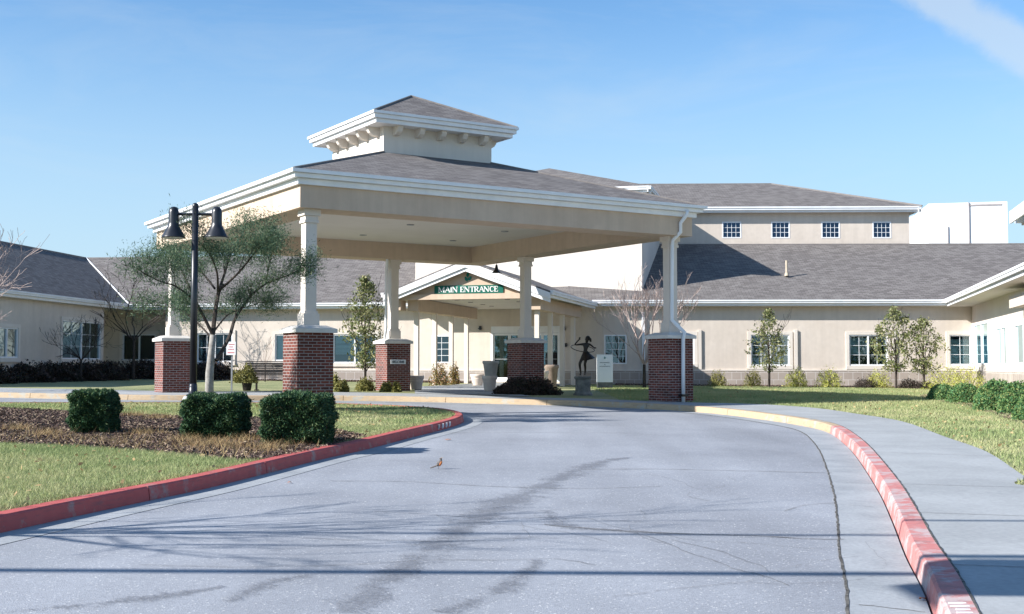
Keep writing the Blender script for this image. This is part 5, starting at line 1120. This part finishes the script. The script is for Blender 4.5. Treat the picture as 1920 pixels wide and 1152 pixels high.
# free standing white sign panel
px0 = pxop((Vector((0, 45.5)), Vector((1, 0))), 1119, 1149, 665, 717); WS = (Vector((0, 45.5)), Vector((1, 0))); gz = G(3.6, 45.5)+KH
pn = thing('monument_sign', 'upright white sign panel on a grey plinth beside the statue', 'sign', ((px0[0]+px0[1])/2, 45.5, gz))
q = MB(); q.wb(WS, px0[0], px0[1], -.12, 0, px0[2], px0[3]); bd = q.build('panel', M['sign_white'], pn)
q = MB(); q.wb(WS, px0[0]+.01, px0[1]-.01, -.11, -.01, gz-.05, px0[2]); q.build('plinth', M['pedestal'], pn)
sc = (px0[0]+px0[1])/2; logo(WS, sc, px0[3]-.14, .065, .001).build('emblem', M['leaf_logo'], bd)
q = MB()
for zc, hw_ in ((px0[3]-.31, .185), (px0[3]-.385, .02), (px0[3]-.45, .20)):
    t = sc-hw_
    while t < sc+hw_: w_ = random.uniform(.008, .014); q.wb(WS, t, t+w_, .001, .004, zc-.012, zc+.012+random.uniform(0, .006)); t += w_+.006
q.build('lettering', M['ink'], bd)
# statue of a girl with a hoop
SY = 37.0; sb = at(1093, 741, SY); sz = G(sb.x, SY)+KH-.02
st_ = thing('statue', 'dark bronze statue of a girl swinging a hoop on a stone pedestal', 'statue', (sb.x, SY, sz))
q = MB(); ph = at(1093, 706, SY).z-sz
q.lathe((sb.x, SY, sz), [(.30, 0), (.30, .05), (.255, .09), (.235, .12), (.235, ph-.10), (.265, ph-.06), (.27, ph-.02), (.25, ph)], 8); q.build('pedestal', M['pedestal'], st_)
def S(x, y, d=0): return at(930+x/6.4, 580+y/6.4, SY+d)
def skin(name, nodes, edges, mat, parent, lv=2):
    me = bpy.data.meshes.new(name); inv = FR[parent.name]; me.from_pydata([tuple(inv @ n[0]) for n in nodes], edges, []); me.materials.append(mat)
    o = bpy.data.objects.new(name, me); link(o, parent); FR[o.name] = inv
    md = o.modifiers.new('skin', 'SKIN'); md.use_smooth_shade = True
    lay = me.skin_vertices[0].data
    for i, n in enumerate(nodes): lay[i].radius = (n[1], n[2] if len(n) > 2 else n[1]); lay[i].use_root = i == 0
    ms = o.modifiers.new('sub', 'SUBSURF'); ms.levels = lv; ms.render_levels = lv
    return o
nodes = [(S(1070, 545), .095, .08), (S(1075, 480), .075, .06), (S(1082, 430), .085, .06), (S(1086, 405), .035, .035), (S(1095, 365), .068, .07), (S(1098, 335), .055, .06),
         (S(1045, 418, -.02), .036), (S(960, 430, -.06), .027), (S(945, 424, -.06), .026), (S(975, 388, -.12), .022), (S(1003, 360, -.15), .019),
         (S(1122, 418, .0), .036), (S(1155, 445, -.04), .027), (S(1178, 462, -.09), .020),
         (S(1040, 580), .058), (S(1003, 655, -.05), .045), (S(1008, 700, -.02), .038), (S(1018, 770, .03), .022), (S(1008, 792, -.06), .024),
         (S(1085, 580), .058), (S(1066, 660, -.06), .045), (S(1072, 700, -.02), .038), (S(1068, 768, .0), .022), (S(1066, 790, -.08), .024)]
ed = [(0, 1), (1, 2), (2, 3), (3, 4), (4, 5), (2, 6), (6, 7), (7, 8), (8, 9), (9, 10), (2, 11), (11, 12), (12, 13), (0, 14), (14, 15), (15, 16), (16, 17), (17, 18), (0, 19), (19, 20), (20, 21), (21, 22), (22, 23)]
skin('body', nodes, ed, M['bronze'], st_)
# hands
for hx, hy, hd_, s in ((1005, 358, -.15, 1), (1182, 465, -.10, -1)):
    c = S(hx, hy, hd_); q = MB(); q.ball(c, .024, .8, .6, 1.1, 6, 8)
    for k in range(4):
        a = (-.5+k*.33)*(1 if s > 0 else 1.2); d = Vector((math.sin(a), -.3, math.cos(a))) if s > 0 else Vector((.8, -.35-.2*k, -.4+.2*k))
        q.tube([c+d*.015, c+d*.04+Vector((0, -.005, 0)), c+d*(.055+.006*(k in (1, 2)))+Vector((0, -.016, 0))], [.008, .007, .005], 5)
    q.tube([c, c+Vector((s*-.025, -.02, .012)), c+Vector((s*-.034, -.034, .02))], [.009, .008, .006], 5); q.build('hand', M['bronze'], st_, smooth=True)
q = MB(); hc = S(1098, 358)
for k in range(46):                        # bobbed hair blown to the right
    a = random.uniform(-.9, 1.25); b = random.uniform(-.9, .9); p0 = hc+Vector((math.sin(a)*.045, b*.045, .05+.02*math.cos(a))); p1 = hc+Vector((.045+.05*abs(a)*(1 if a > -.2 else -.9), b*.07, -.005)); p2 = hc+Vector((.075+.05*random.random() if a > -.3 else -.055, b*.08, -.055-random.random()*.04))
    q.tube([p0, p1, p2], [.022, .022, .008], 5)
q.ball(hc+Vector((.012, .012, .03)), .075, 1, 1, .95, 8, 12); q.build('hair', M['bronze'], st_, smooth=True)
q = MB(); q.ball(hc+Vector((-.072, -.02, -.005)), .012, 1.2, .7, .9, 5, 6); q.ball(hc+Vector((-.052, -.045, .015)), .009, n=5, m=6); q.build('face', M['bronze'], st_, smooth=True)
q = MB(); wc = S(1073, 500); vs = []; nseg = 28; rows = 7
for j in range(rows):
    t = j/(rows-1); cz = wc.z-(.0+.34*t)*.85; rx = .075+.175*t**1.1; cx = wc.x+.022*t*3.0
    for k in range(nseg):
        a = 2*PI*k/nseg; f = 1+.09*t*math.sin(a*7+t*2); vs.append((cx+rx*f*math.cos(a)*.92, wc.y+rx*f*math.sin(a)*.8, cz+(.06*t*math.cos(a) if math.cos(a) > 0 else .02*t*math.cos(a))))
q.add(vs, [(j*nseg+k, (j+1)*nseg+k, (j+1)*nseg+(k+1) % nseg, j*nseg+(k+1) % nseg) for j in range(rows-1) for k in range(nseg)]); q.build('dress', M['bronze'], st_, smooth=True)
q = MB(); hc_ = S(1040, 472, -.02); pts = []
for k in range(41):
    a = 2*PI*k/40; pts.append(hc_+Vector((.36*math.cos(a), .36*math.sin(a), .36*math.sin(a)*.30-.05*math.cos(a))))
q.tube(pts, .012, 8); q.build('hoop', M['bronze'], st_, smooth=True)
# robin
by = gp(823, 880); bz = G(by.x, by.y); bd_ = thing('robin', 'small robin with an orange breast standing on the asphalt', 'bird', (by.x, by.y, bz))
k_ = by.y/FPX/14.4*1.0
def Bp(x, y, d=0): return Vector((by.x+(x-635)*k_, by.y+d, bz+(862-y)*k_))
nodes = [(Bp(655, 700), .026, .028), (Bp(625, 735), .027, .026), (Bp(585, 762), .017, .016), (Bp(545, 780), .008, .007), (Bp(682, 650), .021, .021), (Bp(690, 610), .014, .014), (Bp(675, 580), .0175, .018), (Bp(672, 562), .014, .014)]
skin('body', nodes, [(0, 1), (1, 2), (2, 3), (0, 4), (4, 5), (5, 6), (6, 7)], M['bird_grey'], bd_)
q = MB(); rt = Matrix.Rotation(R_(42), 3, 'Y'); q.ball(Bp(672, 712, -.006), .034, .62, .72, 1.15, 10, 14, Matrix.Rotation(R_(28), 3, 'Y')); q.build('breast', M['bird_red'], bd_, smooth=True)
for s in (-1, 1):
    q = MB(); q.ball(Bp(628, 712, s*.021), .036, .42, .22, 1.0, 8, 10, Matrix.Rotation(R_(42), 3, 'Y')); q.build('wing', M['bird_grey'], bd_, smooth=True)
    q = MB(); q.tube([Bp(615, 780, s*.010), Bp(618, 820, s*.010), Bp(612, 860, s*.010)], [.0035, .0022, .002], 5)
    for t in (-.012, .0, .012): q.tube([Bp(612, 860, s*.010), Bp(612, 861, s*.010)+Vector((.016, t*.7, 0))], [.0016, .001], 4)
    q.build('leg', M['bird_grey'], bd_)
q = MB(); a, b = Bp(560, 775), Bp(405, 832); q.tube([a, b], [.010, .0085], 6); q.build('tail', M['bird_grey'], bd_)
q = MB(); q.tube([Bp(688, 566), Bp(742, 556)], [.005, .001], 6); q.build('beak', M['beak'], bd_)
# fallen leaves on the drive
for (x, y), lab in (((840, 826), 'rust red fallen leaf on the asphalt near the tip of the island'), ((543, 907), 'brown fallen leaf in the gutter by the island kerb'), ((1731, 1128), 'dark little leaf in the gutter at the lower right')):
    c = gp(x, y); z = G(c.x, c.y)+.007; q = MB(); n = 9; r_ = .07 if y < 850 else .035; vs = [(c.x, c.y, z+.018)]
    for k in range(n): a = 2*PI*k/n; rr = r_*(1 if k % 2 else .55); vs.append((c.x+rr*math.cos(a), c.y+rr*math.sin(a)*.8, z+.004+.014*random.random()))
    q.add(vs, [(0, 1+k, 1+(k+1) % n) for k in range(n)]); tag(q.build('fallen_leaf', M['leafred']), lab, 'leaf')
# worn white stencil strokes on the kerbs
q = MB()
for k, (x, y) in enumerate(((829, 801.5), (835, 800), (840, 798.5), (845, 797), (850, 795.5))):
    c = gp(x, y+8, 0); i = min(range(len(isl_base)), key=lambda i: (isl_base[i]-c).length); t = (isl_out[i+1]-isl_out[i-1]).normalized(); n = Vector((t.y, -t.x)); p = isl_out[i]+n*.032; zz = G(p.x, p.y)
    for a, b, z0, z1 in ((0, .03, .03, .12), (.05, .08, .05, .12)): q.wb((p, t), a, b, -.02, .0025, zz+z0, zz+z1)
o = q.build('kerb_stencil', M['letter']); o['kind'] = 'structure'
q = MB()
for x, y, l_ in ((1795, 1131, .10), (1800, 1137, .11), (1806, 1143, .08), (1809, 1149, .09)):
    c = gp(x, y, KH); q.box(c.x-l_/2, c.x+l_/2, c.y-.008, c.y+.008, G(c.x, c.y)+KH-.002, G(c.x, c.y)+KH+.003)
o = q.build('kerb_stencil', M['letter']); o['kind'] = 'structure'
scn.render.resolution_x = 1024; scn.render.resolution_y = 614
